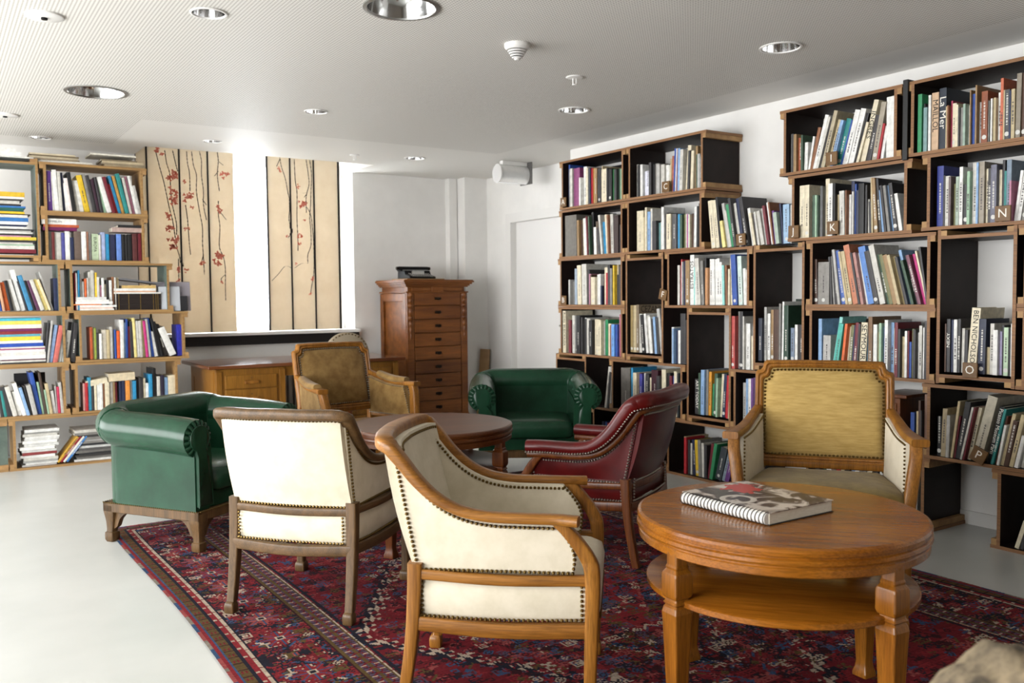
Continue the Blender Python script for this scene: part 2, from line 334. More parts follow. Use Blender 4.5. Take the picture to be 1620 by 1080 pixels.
# ------------------------------------------------------------ plywood crates
T,CD,OV=.018,.362,.031                 # board thickness, depth, overhang of the long boards past the short panels
def crate(label,group,place,long,short,upright,film,edge,cleat,inner=None):
    """open crate; local x = across the front, y = depth, z = up; origin at the front lower left corner"""
    t=thing('book_crate',label,'crate',place[:3],place[3],group)
    inn=inner or film
    def brd(nm,x0,x1,z0,z1,m): 
        MB().box(x0,x1,0,CD,z0,z1,m).build(nm,[film,edge,inn],t,smooth=0)
    E=[0,0,1,1,1,1]
    if not upright:
        brd('long_board',0,long,0,T,[0,2,1,1,1,1]); brd('long_board',0,long,short-T,short,[2,0,1,1,1,1])
        brd('short_panel',OV,OV+T,T,short-T,[1,1,1,2,1,0]); brd('short_panel',long-OV-T,long-OV,T,short-T,[1,1,1,0,1,2])
        for x in (.004,long-OV):
            for z in (T,short-T-.032): MB().box(x,x+OV-.004,0,CD,z,z+.032).build('cleat',cleat,t,smooth=0)
    else:
        brd('long_board',0,T,0,long,[1,1,1,2,1,0]); brd('long_board',short-T,short,0,long,[1,1,1,0,1,2])
        brd('short_panel',T,short-T,OV,OV+T,[0,2,1,1,1,1]); brd('short_panel',T,short-T,long-OV-T,long-OV,[2,0,1,1,1,1])
        for z in (.004,long-OV):
            for x in (T,short-T-.032): MB().box(x,x+.032,0,CD,z,z+OV-.004).build('cleat',cleat,t,smooth=0)
    return t
XF=4.50
GR='dark plywood crates stacked on the right wall'
RC=[ # label, y of the left end, right end, z, upright
('dark open crate with books behind the letter A, top left of the stack',6.065,5.213,2.03,0),
('dark open crate with books and the letter C sign, top of its stack',5.207,4.37,2.03,0),
('dark open crate with books just below the letter A crate',6.08,5.228,1.62,0),
('dark open crate with books just below the letter C crate',5.22,4.38,1.62,0),
('dark open crate with books and the letter B sign',6.098,5.23,1.215,0),
('dark open crate with books just below the letter B sign',6.098,5.23,.807,0),
('tall upright crate with the CEZANNE book standing in it',5.217,4.80,.805,1),
('dark open crate with the ESTRATOS book, beside the letter F sign',4.787,3.957,1.213,0),
('tall upright crate with bright books, behind the red armchair',4.562,4.148,.40,1),
('tall upright crate left of the blue books, behind the ochre armchair',3.952,3.55,.81,1),
('dark open crate with leaning white books and the letter I sign, top row',3.74,2.905,2.04,0),
('dark open crate with books and the letter J and K signs',3.682,2.845,1.63,0),
('dark open crate with leaning blue and orange books under the K sign',3.543,2.705,1.222,0),
('dark open crate with the SEYMOUR book, behind the ochre armchair',3.543,2.70,.815,0),
('dark open crate in the top right corner with the MAILLOL book',2.89,2.055,2.045,0),
('dark open crate with books and the letter N sign',2.79,1.955,1.637,0),
('tall upright crate with the BEN NICHOLSO book and the letter O sign',2.692,2.28,.82,1),
('dark crate at the right picture edge, level with the leaning blue books',2.274,1.44,1.228,0),
('dark crate at the right picture edge, level with the letter O sign',2.274,1.44,.82,0),
('dark open crate with leaning books near the right edge, by the ochre armchair',2.772,1.935,.406,0),
('lowest right crate on the floor, cut by the picture edge',2.382,1.545,0,0),
('floor crate with dark end panel behind the ochre armchair',3.553,2.715,0,0),
('tall upright crate at floor level behind the green armchair',6.135,5.718,0,1),
('dark open crate with books between the green and red armchairs',5.412,4.565,.40,0),
('floor crate hidden behind the two leather armchairs',5.66,4.80,0,0),
('floor crate with books between the red and ochre armchairs',4.782,3.945,0,0),
('dark open crate with purple books left of the ochre armchair',4.142,3.30,.40,0),
]
RCZ=[]
for lb,y0,y1,z,up in RC:
    L=(y0-y1); S_=.406
    dx=random.Random(lb).uniform(-.008,.006)
    if up: crate(lb,GR,(XF+dx,y0,z,R_(-90)),.815,L,True,FILM,EDGE,CLEAT)
    else: crate(lb,GR,(XF+dx,y0,z,R_(-90)),L,S_,False,FILM,EDGE,CLEAT)
YF=7.72
GL='pale plywood crates stacked on the left'
LC=[('upright pale crate filled with a tall pile of flat books, far left',.334,.744,1.605,1,1,.79),
('pale open crate with the purple book, top row left shelf',.750,1.533,1.985,0,0,.39),
('pale open crate with the EUROPA book, left shelf',.750,1.533,1.605,0,0,.38),
('pale open crate with the orange book at the left picture edge',.07,.905,1.207,0,1,.398),
('pale open crate with dark gold lined volumes lying flat',.910,1.715,1.207,0,1,.398),
('pale open crate with a bright blue book at its right end',.962,1.830,.812,0,2,.395),
('pale open crate with a striped pile of flat books at the left edge',.085,.925,.805,0,1,.402),
('pale open crate just behind the left green armchair roll',.925,1.762,.405,0,0,.405),
('pale open crate with a tall blue book at the left edge, second from floor',.08,.915,.403,0,0,.402),
('pale floor crate with piles of magazines behind the left green armchair',.48,1.32,0,0,0,.402)]
for lb,x0,x1,z,up,film,hh in LC:
    fm_={0:(PINE,PINE),1:(GREYFILM,GREYFILM),2:(GREYFILM,PINE)}[film]
    if up: crate(lb,GL,(x0,YF,z,0),hh,x1-x0,True,fm_[0],EDGE_L,CLEAT,fm_[1])
    else: crate(lb,GL,(x0,YF,z,0),x1-x0,hh,False,fm_[0],EDGE_L,CLEAT,fm_[1])
crate('floor crate turned sideways showing its green end, lower left corner',GL,(.475,YF+.005,0,R_(90)),.80,.402,False,GREYFILM,EDGE_L,CLEAT).location=(.475,YF+.01,0)
# black folder wedged between the crates, small wooden box in a gap
tag(MB().box(0,.030,0,.30,0,.435).build('folder',mat('black_folder','0d0c0d',.5),None,0,.003,(4.49,2.90,2.03),(0,0,R_(-90))),'tall black folder wedged between two crates at the top right','folder')
t=thing('wooden_box','small brown wooden box on the crates just right of the ochre armchair','box',(XF+.02,3.06,.407),R_(-90))
MB().box(0,.15,0,.3,0,.31).build('body',MAHOG,t,bevel=.004)
MB().box(-.02,.20,-.02,.31,.31,.33).build('top_board',MAHOG,t,bevel=.004)
MB().box(.02,.13,-.006,0,.04,.28).build('front_panel',MAHOG,t,bevel=.003)
FONT=bpy.data.fonts.load('<builtin>') if 0 else None
def text_mesh(name,body,size,m,parent,extrude=.0004,align='CENTER'):
    cu=bpy.data.curves.new('t','FONT'); cu.body=body; cu.size=size; cu.extrude=extrude; cu.align_x=align; cu.align_y='CENTER'; cu.resolution_u=2
    o=bpy.data.objects.new('t',cu); COL.objects.link(o); bpy.context.view_layer.update()
    me=bpy.data.meshes.new_from_object(o.evaluated_get(bpy.context.evaluated_depsgraph_get())); bpy.data.objects.remove(o); me.name=name
    me.materials.clear(); me.materials.append(m)
    t=bpy.data.objects.new(name,me); COL.objects.link(t); t.parent=parent
    return t
def text_width(me): xs=[v.co.x for v in me.vertices]; return max(xs)-min(xs)
def spine_text(o,txt,w,h,col):
    dark=sum(int(col[i:i+2],16) for i in (0,2,4))<300
    t=text_mesh('spine_title',txt,.02,WHITEINK if dark else INK,o)
    L=text_width(t.data); tgt=h*(.8 if len(txt)>8 else .55); k=min(tgt/L,w*.92/.0145)
    t.scale=(k*min(1.25,tgt/(L*k)),k,1); up=txt in('BEN NICHOLSO','EUROPA','SEYMOUR L','MAILLOL','La Mer','INGRES','ART TODAY','Picasso Museum Paris','ROSS BLECKNER')
    t.rotation_euler=(R_(90),R_(90) if up else R_(-90),0)
    t.location=(0,-.0016,h*(.56 if len(txt)>8 else .6))
BOOKS={
'A':('R',2.048,'-5.968,0.02,0.374,0,2b4f9e|-5.946,0.018,0.315,0,827f7a|-5.918,0.033,0.317,0,cbc8bf|-5.857,0.079,0.314,0,8a3f72|-5.802,0.022,0.229,0,e6e5e0|-5.765,0.043,0.315,0,e6e5e0|-5.725,0.031,0.298,0,ddd2b6|-5.697,0.023,0.296,0,363436|-5.677,0.012,0.29,0,1c2648|-5.661,0.019,0.29,0,b3202a|-5.64,0.022,0.287,0,c08a40|-5.611,0.035,0.282,0,9a7c54|-5.57,0.041,0.274,0,363436|-5.542,0.011,0.292,0,bfae88|-5.499,0.07,0.262,0,ddd2b6|-5.453,0.016,0.264,0,363436|-5.421,0.042,0.252,0,161517|-5.385,0.026,0.246,0,2a6a3a|-5.355,0.029,0.24,0,363436|-5.331,0.014,0.244,0,3a5440|-5.305,0.034,0.241,0,9cbc9e|-5.277,0.017,0.27,0,e6e5e0'),
'C':('R',2.048,'-5.113,0.02,0.247,0,cbc8bf|-5.09,0.02,0.241,0,363436|-5.065,0.027,0.241,0,e6e5e0|-5.011,0.066,0.188,0,dcdce8|-4.961,0.027,0.243,0,363436|-4.935,0.019,0.226,0,161517|-4.904,0.037,0.229,0,827f7a|-4.867,0.033,0.216,0,b3b1ac|-4.83,0.037,0.211,0,cbc8bf|-4.794,0.03,0.204,0,e6e5e0|-4.767,0.02,0.197,0,cbc8bf|-4.749,0.014,0.241,1.8,bfae88|-4.73,0.02,0.259,1.6,a5604a|-4.711,0.015,0.308,2.8,2b4f9e|-4.694,0.016,0.305,2.8,e6e5e0|-4.678,0.013,0.301,2.3,6e1a28|-4.659,0.021,0.303,1.3,86a8cf|-4.632,0.03,0.29,1.9,cbc8bf|-4.597,0.033,0.314,4.8,ddd2b6|-4.568,0.019,0.274,2.4,363436|-4.542,0.026,0.269,2.4,ddd2b6|-4.508,0.019,0.3,0.8,9a7c54|-4.482,0.022,0.236,0,3a5440|-4.457,0.024,0.237,0,b3b1ac|-4.438,0.01,0.226,0,e6e5e0'),
'A2':('R',1.638,'-5.927,0.156,0.341,0,6b665e|-5.829,0.027,0.293,-0.8,9a7c54|-5.803,0.019,0.291,-1.2,4e3426|-5.779,0.024,0.294,-1.5,ddd2b6|-5.748,0.033,0.303,-2.7,e6e5e0|-5.721,0.016,0.316,-2.5,6e1a28|-5.699,0.025,0.279,-2.3,e6e5e0|-5.676,0.016,0.312,-2.6,3a5440|-5.654,0.025,0.345,-2.3,161517|-5.618,0.032,0.221,-2.1,e6e5e0|-5.585,0.029,0.265,-2.4,5a4a3a|-5.553,0.03,0.21,-5.6,363436|-5.523,0.024,0.313,-6.5,cbc8bf|-5.494,0.03,0.255,-4.5,2f8fbf|-5.464,0.025,0.311,-4.2,ddd2b6|-5.441,0.018,0.306,-2.6,8a5a3a|-5.414,0.032,0.31,-2,cbc8bf|-5.367,0.055,0.295,0,3a2a28|-5.321,0.029,0.22,0,363436|-5.287,0.035,0.279,0,e6e5e0'),
'C2':('R',1.638,'-5.089,0.074,0.307,0,ddd2b6|-5.042,0.013,0.255,0,bfae88|-5.026,0.016,0.162,0,827f7a|-5.005,0.021,0.324,0,ddd2b6|-4.977,0.032,0.291,0,86a8cf|-4.949,0.02,0.311,0,cbc8bf|-4.915,0.043,0.218,0,363436|-4.873,0.037,0.202,-3,6f9a98|-4.841,0.02,0.208,0,cbc8bf|-4.816,0.025,0.311,-1,e6e5e0|-4.791,0.02,0.266,0,363436|-4.757,0.045,0.255,0,ddd2b6|-4.711,0.042,0.251,0,5a5a5c|-4.68,0.016,0.235,0,cbc8bf|-4.658,0.023,0.246,0,2f8fbf|-4.633,0.023,0.24,0,3a5440|-4.61,0.019,0.242,0,72724a|-4.593,0.012,0.241,0,cbc8bf|-4.578,0.014,0.24,0,c0307a|-4.564,0.011,0.239,0,2f8fbf|-4.549,0.015,0.235,0,ddd2b6|-4.531,0.018,0.24,0,4e3426|-4.506,0.024,0.285,1.3,e6e5e0|-4.484,0.016,0.287,0.8,161517|-4.455,0.038,0.306,0,363436'),
'B':('R',1.233,'-5.959,0.023,0.209,0,b3b1ac|-5.926,0.038,0.195,0,827f7a|-5.886,0.034,0.3,0,9aa8b8|-5.839,0.053,0.326,-1.3,ddd2b6|-5.776,0.062,0.334,-1.2,cbc8bf|-5.73,0.024,0.287,0,363436|-5.703,0.025,0.251,0,c08098|-5.679,0.019,0.245,0,4e3426|-5.641,0.051,0.224,0,ddd2b6|-5.596,0.034,0.243,0,e6e5e0|-5.568,0.018,0.247,0,e6e5e0|-5.547,0.02,0.153,0,1c2648|-5.524,0.021,0.236,0,4e3426|-5.493,0.036,0.297,0,ddd2b6|-5.463,0.021,0.254,0,b3202a|-5.436,0.028,0.317,0,363436|-5.407,0.025,0.287,0,827f7a|-5.383,0.019,0.31,0,dfba2c|-5.363,0.017,0.314,0,bfae88|-5.333,0.037,0.236,0,161517|-5.301,0.023,0.298,0,363436'),
'B2':('R',0.825,'-6.027,0.044,0.358,0,ddd2b6,ROSS BLECKNER|-5.991,0.022,0.277,0,4e3426|-5.96,0.037,0.277,0,6e1a28|-5.919,0.035,0.317,0,cbc8bf|-5.881,0.036,0.315,0,827f7a|-5.833,0.055,0.318,0,161517|-5.793,0.018,0.301,0,363436|-5.773,0.019,0.299,0,e6e5e0|-5.752,0.017,0.291,0,363436|-5.718,0.046,0.292,0,cbc8bf|-5.67,0.041,0.282,0,161517|-5.617,0.06,0.288,0,ddd2b6|-5.559,0.049,0.284,0,ddd2b6|-5.526,0.014,0.275,0,b3b1ac|-5.5,0.033,0.287,0,2f8a5a|-5.457,0.036,0.256,0,ddd2b6|-5.424,0.025,0.247,0,8a5a3a|-5.39,0.038,0.253,0,6aa0e0|-5.355,0.028,0.249,0,2b4f9e|-5.318,0.042,0.332,0,b06a7a|-5.289,0.011,0.26,0,6e1a28'),
'CEZ':('R',0.868,'-5.177,0.031,0.361,0,9a8456|-5.144,0.032,0.361,0,bfae88|-5.11,0.03,0.366,0,6b5b46|-5.076,0.034,0.296,0,cbc8bf|-5.036,0.031,0.29,-4.8,161517|-5.005,0.025,0.298,-5.7,e6e5e0|-4.975,0.029,0.285,-6.5,cbc8bf|-4.945,0.026,0.275,-5.6,e6e5e0|-4.918,0.023,0.262,-5.8,363436|-4.892,0.024,0.276,-5,86a8cf|-4.867,0.022,0.272,-5,363436|-4.838,0.03,0.338,-7.6,b3b1ac'),
'NK1':('R',0.807,'-4.735,0.024,0.264,0,e6e5e0|-4.713,0.017,0.254,0,86a8cf|-4.694,0.016,0.241,0,1c2648|-4.673,0.023,0.242,0,e6e5e0|-4.633,0.051,0.364,0,363436|-4.595,0.02,0.318,0,161517'),
'F':('R',1.233,'-4.658,0.021,0.285,0,cbc8bf|-4.638,0.014,0.326,0,b3202a|-4.626,0.007,0.31,0,e6e5e0|-4.61,0.02,0.314,0,1c2648|-4.578,0.039,0.317,0,9a7c54|-4.536,0.04,0.354,0,e6e5e0,ESTRATOS|-4.508,0.013,0.267,0,90d0c8|-4.489,0.022,0.171,0,e6e5e0|-4.457,0.038,0.327,-3.9,cbc8bf|-4.422,0.026,0.308,-2.8,827f7a|-4.401,0.014,0.327,0,161517|-4.38,0.024,0.258,0,c08a5a|-4.353,0.027,0.317,0,e6e5e0|-4.325,0.024,0.316,-1,e6e5e0|-4.299,0.025,0.315,-1,e6e5e0|-4.272,0.024,0.318,-1,e6e5e0|-4.246,0.025,0.292,-1.6,e6e5e0|-4.222,0.019,0.27,-1.7,90d0c8|-4.202,0.017,0.27,-1.7,8a5a3a|-4.183,0.016,0.244,0,ddd2b6|-4.16,0.027,0.314,-1.9,ddd2b6|-4.125,0.041,0.338,-3.6,2b4f9e|-4.085,0.034,0.327,-2.9,cfe0d8|-4.054,0.023,0.244,-2.3,e6e5e0|-4.028,0.025,0.235,-2.4,cbc8bf'),
'AT':('R',0.461,'-4.483,0.043,0.249,0,363436,ART TODAY|-4.45,0.018,0.294,0,3a5440|-4.423,0.032,0.317,0.7,86a8cf|-4.394,0.02,0.319,0.7,827f7a|-4.37,0.024,0.307,1.2,d9962a|-4.342,0.029,0.224,1.7,2f8a5a|-4.312,0.027,0.299,2.5,3a5440|-4.288,0.016,0.269,1.8,9cbc9e|-4.268,0.021,0.298,3.4,ddd2b6|-4.243,0.025,0.3,3.8,1c2648|-4.215,0.027,0.292,3.4,b3202a|-4.191,0.017,0.289,2.9,b3202a|-4.175,0.012,0.285,0.6,ddd2b6'),
'NK2':('R',0.805,'-4.138,0.036,0.355,0,b84a44|-4.1,0.036,0.385,0,827f7a|-4.068,0.025,0.385,0,363436|-4.048,0.011,0.354,0,cbc8bf|-4.023,0.035,0.306,0,e6e5e0|-3.994,0.014,0.225,0,ddd2b6|-3.979,0.013,0.29,0,cbc8bf'),
'G':('R',0.871,'-3.906,0.029,0.278,0,2a3040|-3.88,0.019,0.35,0,b3b1ac|-3.858,0.023,0.308,0,e6e5e0|-3.83,0.023,0.332,0,9a7c54|-3.795,0.043,0.335,0,4e3426|-3.762,0.015,0.372,0,827f7a|-3.746,0.014,0.385,0.8,e6e5e0|-3.697,0.034,0.361,0,24402f|-3.662,0.027,0.22,0,7a8aa0|-3.637,0.02,0.24,0,e6e5e0|-3.602,0.047,0.241,0,363436'),
'I':('R',2.058,'-3.677,0.011,0.241,0,b3b1ac|-3.663,0.015,0.239,0,363436|-3.644,0.021,0.234,0,9a7c54|-3.615,0.033,0.21,0,a5583a|-3.59,0.014,0.22,0,3a5440|-3.57,0.023,0.173,1.7,e6e5e0|-3.55,0.014,0.204,10.3,e6e5e0|-3.531,0.021,0.254,13,8a5a3a|-3.505,0.026,0.323,15.7,e6e5e0|-3.479,0.018,0.308,16.3,cbc8bf|-3.458,0.018,0.294,15.7,363436|-3.434,0.025,0.334,15.8,b0a488|-3.404,0.028,0.278,16.4,bfae88|-3.376,0.021,0.27,15.8,86a8cf|-3.346,0.032,0.275,15.4,2a8480|-3.322,0.009,0.264,15.9,2b4f9e|-3.298,0.034,0.316,15.5,e6e5e0|-3.258,0.034,0.316,15.3,e6e5e0|-3.228,0.016,0.288,15.6,161517|-3.21,0.016,0.233,16.5,ddd2b6|-3.182,0.03,0.352,14.2,ddd2b6,INGRES|-3.141,0.029,0.259,13.5,363436|-3.094,0.031,0.321,10.5,a09684|-3.07,0.011,0.201,10.8,b3202a|-3.052,0.018,0.186,9.4,e6e5e0|-3.008,0.031,0.342,0,e6e5e0|-2.975,0.029,0.341,0,e6e5e0'),
'JK':('R',1.648,'-3.584,0.037,0.321,0,ddd2b6|-3.548,0.032,0.321,0,ddd2b6|-3.518,0.022,0.22,0,363436|-3.496,0.019,0.255,0,3a5440|-3.479,0.012,0.252,0,9cbc9e|-3.468,0.008,0.249,0,3a5440|-3.457,0.012,0.233,0,e6e5e0|-3.44,0.018,0.302,0,5a5a5a|-3.416,0.028,0.345,0,ddd2b6|-3.378,0.03,0.311,0,e6e5e0|-3.354,0.014,0.31,0,161517|-3.341,0.01,0.243,0,bfae88|-3.329,0.01,0.242,0,ddd2b6|-3.317,0.012,0.251,0,363436|-3.293,0.033,0.259,-1.4,cbc8bf|-3.272,0.007,0.26,0,8a5a3a|-3.26,0.015,0.235,0,e6e5e0|-3.241,0.021,0.311,0,1c2648|-3.224,0.011,0.248,0,cbc8bf|-3.213,0.009,0.291,0,2b4f9e|-3.199,0.017,0.252,0,1c2648|-3.17,0.037,0.289,0,161517|-3.144,0.012,0.277,0,363436|-3.131,0.013,0.195,-1.6,cbc8bf|-3.117,0.014,0.181,-2.2,363436|-3.103,0.01,0.316,-1.8,bfae88|-3.09,0.015,0.272,-3,8a5a3a|-3.07,0.021,0.311,-4.3,9a7c54|-3.05,0.016,0.306,-4.9,363436|-3.031,0.018,0.239,-7.1,86a8cf|-3.012,0.015,0.264,-7.2,363436|-2.993,0.017,0.262,-7.5,827f7a|-2.971,0.024,0.264,-8,86a8cf|-2.946,0.022,0.271,-8.4,363436|-2.922,0.022,0.21,-9.4,e6e5e0'),
'BL':('R',1.238,'-3.484,0.022,0.275,-1.8,4e3426|-3.432,0.079,0.257,0,8a8680|-3.381,0.016,0.287,-3.2,363436|-3.364,0.013,0.29,-4.2,b3b1ac|-3.348,0.014,0.329,-4.7,363436|-3.331,0.017,0.328,-5.4,363436|-3.313,0.016,0.329,-7.5,b3b1ac|-3.287,0.031,0.323,-10.1,4a68b0|-3.261,0.015,0.318,-10.2,bfae88|-3.239,0.026,0.318,-10.5,bfae88|-3.204,0.038,0.356,-11.6,c07a5a|-3.176,0.013,0.308,-11.3,363436|-3.158,0.019,0.307,-11.3,b08078|-3.138,0.018,0.306,-10.9,e6e5e0|-3.103,0.044,0.34,-12.1,5a86c8|-3.06,0.031,0.312,-13,363436|-3.025,0.034,0.346,-13.4,cbc8bf|-2.996,0.017,0.292,-14,3a5440|-2.975,0.021,0.291,-14.2,72724a|-2.947,0.028,0.287,-14.6,9a7c54|-2.921,0.018,0.286,-14.6,bfae88|-2.9,0.019,0.277,-14.6,8a7a52|-2.88,0.016,0.273,-14.7,363436|-2.861,0.017,0.313,-14.6,86a8cf|-2.841,0.016,0.254,-16,3a5440|-2.823,0.016,0.282,-15.3,363436|-2.804,0.018,0.282,-15.9,7a4a5a|-2.784,0.015,0.287,-14.9,c0307a|-2.769,0.01,0.303,-14,ddd2b6|-2.758,0.011,0.318,-9,363436'),
'SEY':('R',0.833,'-3.448,0.024,0.319,0,86a8cf|-3.404,0.052,0.219,0.8,b3b1ac|-3.365,0.021,0.334,9.6,90d0c8|-3.336,0.031,0.294,8.4,4ab0a0|-3.31,0.015,0.256,7.7,8a5a3a|-3.291,0.017,0.294,6.2,d9642a|-3.269,0.022,0.275,5.5,ddd2b6|-3.246,0.019,0.286,4.5,72724a|-3.228,0.012,0.286,4.2,1c2648|-3.211,0.02,0.301,3.6,6e1a28|-3.194,0.012,0.294,3.6,363436|-3.165,0.041,0.301,3.2,ddd2b6,SEYMOUR L|-3.127,0.028,0.295,0.9,3a5a6a|-3.099,0.025,0.336,-0.2,7a5a3a|-3.072,0.023,0.292,-0.1,e6e5e0|-3.052,0.014,0.248,0,bfae88|-3.035,0.015,0.3,0,9cbc9e|-3.018,0.017,0.282,0,2b4f9e|-2.998,0.02,0.319,0,e6e5e0|-2.977,0.018,0.305,0,86a8cf|-2.957,0.018,0.276,0,ddd2b6|-2.936,0.019,0.306,0,6e1a28|-2.918,0.014,0.27,0,363436|-2.901,0.017,0.228,0,bfae88|-2.883,0.014,0.26,0,e6e5e0|-2.871,0.008,0.261,0,6e1a28|-2.859,0.013,0.2,0,2b4f9e|-2.846,0.011,0.272,0,72724a|-2.832,0.015,0.269,0,363436|-2.816,0.016,0.252,0,e6e5e0|-2.798,0.017,0.291,0,cbc8bf|-2.78,0.012,0.281,0,e6e5e0|-2.763,0.019,0.316,0,363436'),
'LM':('R',2.063,'-2.812,0.023,0.311,0,2f8a5a|-2.796,0.007,0.26,0,363436|-2.781,0.021,0.235,0,7a9a9a|-2.761,0.014,0.297,0,e6e5e0|-2.733,0.038,0.306,0,c8a888,MAILLOL|-2.692,0.038,0.322,0,1c2634,La Mer|-2.668,0.007,0.221,0,bfae88|-2.66,0.007,0.225,0,8a5a3a|-2.65,0.009,0.249,0,a03050|-2.633,0.022,0.233,0,ddd2b6|-2.61,0.019,0.218,0,ddd2b6|-2.595,0.009,0.202,0,363436|-2.581,0.015,0.199,0,827f7a|-2.566,0.013,0.215,0,9ab0a0|-2.551,0.016,0.208,0,e6e5e0|-2.54,0.006,0.281,0,9a7c54|-2.53,0.014,0.261,0,2b4f9e|-2.516,0.011,0.205,0,9cbc9e|-2.505,0.008,0.298,0,9a7c54|-2.489,0.019,0.212,0,b3b1ac|-2.462,0.031,0.259,0,8a4a2a|-2.443,0.006,0.209,0,827f7a|-2.435,0.008,0.205,0,2a8480|-2.426,0.008,0.215,0,e6e5e0|-2.415,0.013,0.218,0,bfae88|-2.398,0.018,0.244,0,e6e5e0|-2.381,0.014,0.309,0,c86a4a|-2.369,0.007,0.248,0,bfae88|-2.353,0.023,0.247,0,4a4a4a|-2.336,0.009,0.238,0,1c2648|-2.322,0.017,0.243,0,bfae88|-2.301,0.023,0.315,0.9,8a8070|-2.276,0.021,0.314,0,4e3426|-2.258,0.013,0.248,0,e6e5e0|-2.241,0.018,0.222,0,86a8cf|-2.225,0.01,0.225,0,363436'),
'N':('R',1.655,'-2.708,0.036,0.324,-0.2,2f3a86|-2.677,0.011,0.269,0,363436|-2.658,0.023,0.264,0,cbc8bf|-2.639,0.012,0.258,0,6a5a5a|-2.623,0.012,0.22,0,72724a|-2.606,0.017,0.255,0,a8b8a8|-2.586,0.018,0.303,0,e6e5e0|-2.562,0.028,0.21,0,363436|-2.54,0.015,0.274,0,9cbc9e|-2.517,0.026,0.316,0,cbc8bf|-2.498,0.011,0.314,0,86a8cf|-2.477,0.027,0.315,0,9a9080|-2.453,0.017,0.278,0,ddd2b6|-2.436,0.016,0.276,0,363436|-2.411,0.029,0.291,0,6a6a7a|-2.388,0.014,0.264,0,ddd2b6|-2.374,0.012,0.312,0,363436|-2.361,0.011,0.255,0,2a8480|-2.342,0.023,0.308,0,7a8a9a|-2.325,0.009,0.201,0,c08098|-2.311,0.014,0.249,6.7,e6e5e0|-2.293,0.017,0.247,7.5,e6e5e0|-2.271,0.023,0.222,7.5,827f7a|-2.249,0.017,0.197,6.9,cbc8bf'),
'BN':('R',0.881,'-2.652,0.008,0.257,0,4e3426|-2.637,0.019,0.282,0,363436,NEXY|-2.62,0.013,0.278,0,1c2648|-2.602,0.018,0.279,-0.3,e6e5e0|-2.584,0.015,0.283,0.4,363436|-2.568,0.015,0.234,0.7,cbc8bf|-2.551,0.016,0.226,0.3,363436|-2.517,0.046,0.341,4,ddd2b6,BEN NICHOLSO|-2.461,0.037,0.285,0.9,22283e|-2.434,0.015,0.14,0,bfae88|-2.414,0.02,0.262,0,cbc8bf|-2.391,0.023,0.23,0.1,e6e5e0|-2.369,0.018,0.223,0.2,a8a0c0|-2.353,0.011,0.255,-0.4,161517|-2.335,0.022,0.244,0,b8d0b0|-2.316,0.014,0.24,0,161517|-2.301,0.014,0.264,0,e6e5e0'),
'PIC':('R',0.423,'-2.688,0.022,0.214,0,161517|-2.661,0.025,0.259,2,a89878|-2.634,0.018,0.226,1.3,b3b1ac|-2.614,0.013,0.308,7.2,bfae88|-2.602,0.008,0.229,7,6e1a28|-2.581,0.029,0.309,9.5,2a2a2c|-2.555,0.011,0.288,11.8,cbc8bf|-2.544,0.008,0.289,11.5,6e1a28|-2.529,0.018,0.285,11.6,ddd2b6|-2.481,0.049,0.352,13.4,c0b8a4|-2.416,0.025,0.302,11.5,161517,Picasso Museum Paris|-2.394,0.013,0.296,12.6,2a8480|-2.378,0.014,0.258,10.6,6a3a2a|-2.363,0.012,0.211,9.8,e6e5e0|-2.347,0.017,0.274,11.9,bfae88|-2.324,0.023,0.238,10.8,4e3426|-2.298,0.02,0.274,11.7,bfae88|-2.274,0.018,0.168,12.2,e6e5e0|-2.248,0.023,0.277,10.2,cbc8bf|-2.223,0.02,0.269,9.9,363436'),
'NKR':('R',0.405,'-2.844,0.023,0.237,0,2b4f9e|-2.816,0.014,0.246,0,bfae88|-2.796,0.012,0.308,0,4e3426|-2.784,0.007,0.255,0,363436|-2.765,0.024,0.344,0,8a6a5a'),
'BOT':('R',0.018,'-4.615,0.025,0.263,0,bfae88|-4.589,0.023,0.261,0,b3202a|-4.565,0.021,0.246,0,363436|-4.543,0.017,0.225,0,cbc8bf|-4.515,0.036,0.251,-3,1c2648|-4.478,0.029,0.256,-3,dfba2c|-4.448,0.028,0.26,-2.4,827f7a|-4.42,0.024,0.241,-1.9,cbc8bf|-4.393,0.024,0.232,0,363436|-4.366,0.024,0.252,8.1,6e1a28|-4.337,0.028,0.259,10.5,2f8a5a|-4.29,0.056,0.235,14.5,3a4248|-4.242,0.029,0.254,15.8,8a9aa8|-4.205,0.037,0.289,16,6a3a80|-4.155,0.052,0.278,16.4,1c2648'),
'PUR':('R',0.418,'-4.054,0.024,0.297,0,b3b1ac|-4.031,0.018,0.325,0,86a8cf|-4.006,0.025,0.327,0,e6e5e0|-3.988,0.007,0.307,0,363436|-3.974,0.018,0.333,0,6a3a80|-3.954,0.018,0.339,0,4a2a5a|-3.932,0.023,0.315,0,6e1a28|-3.905,0.026,0.33,0,cbc8bf|-3.876,0.023,0.319,0,363436|-3.841,0.036,0.335,0,827f7a|-3.802,0.02,0.329,0,ddd2b6'),
'CAT':('R',0.418,'-5.24,0.109,0.324,0,6a6660|-5.168,0.022,0.329,0,2f8fbf|-5.135,0.04,0.293,0,ddd2b6|-5.104,0.016,0.29,0,6e1a28|-5.078,0.031,0.287,0,4a4aa0|-5.037,0.022,0.295,0,cbc8bf|-5.005,0.039,0.292,0,363436|-4.975,0.016,0.266,0,ddd2b6|-4.929,0.071,0.325,0,3a1020|-4.874,0.034,0.287,0,363436|-4.833,0.043,0.336,0,ddd2b6|-4.789,0.039,0.311,0,161517|-4.754,0.024,0.294,0,6e1a28|-4.726,0.029,0.296,0,2b4f9e|-4.695,0.03,0.331,0,ddd2b6|-4.667,0.015,0.32,0,363436|-4.65,0.016,0.33,0,2a8480'),
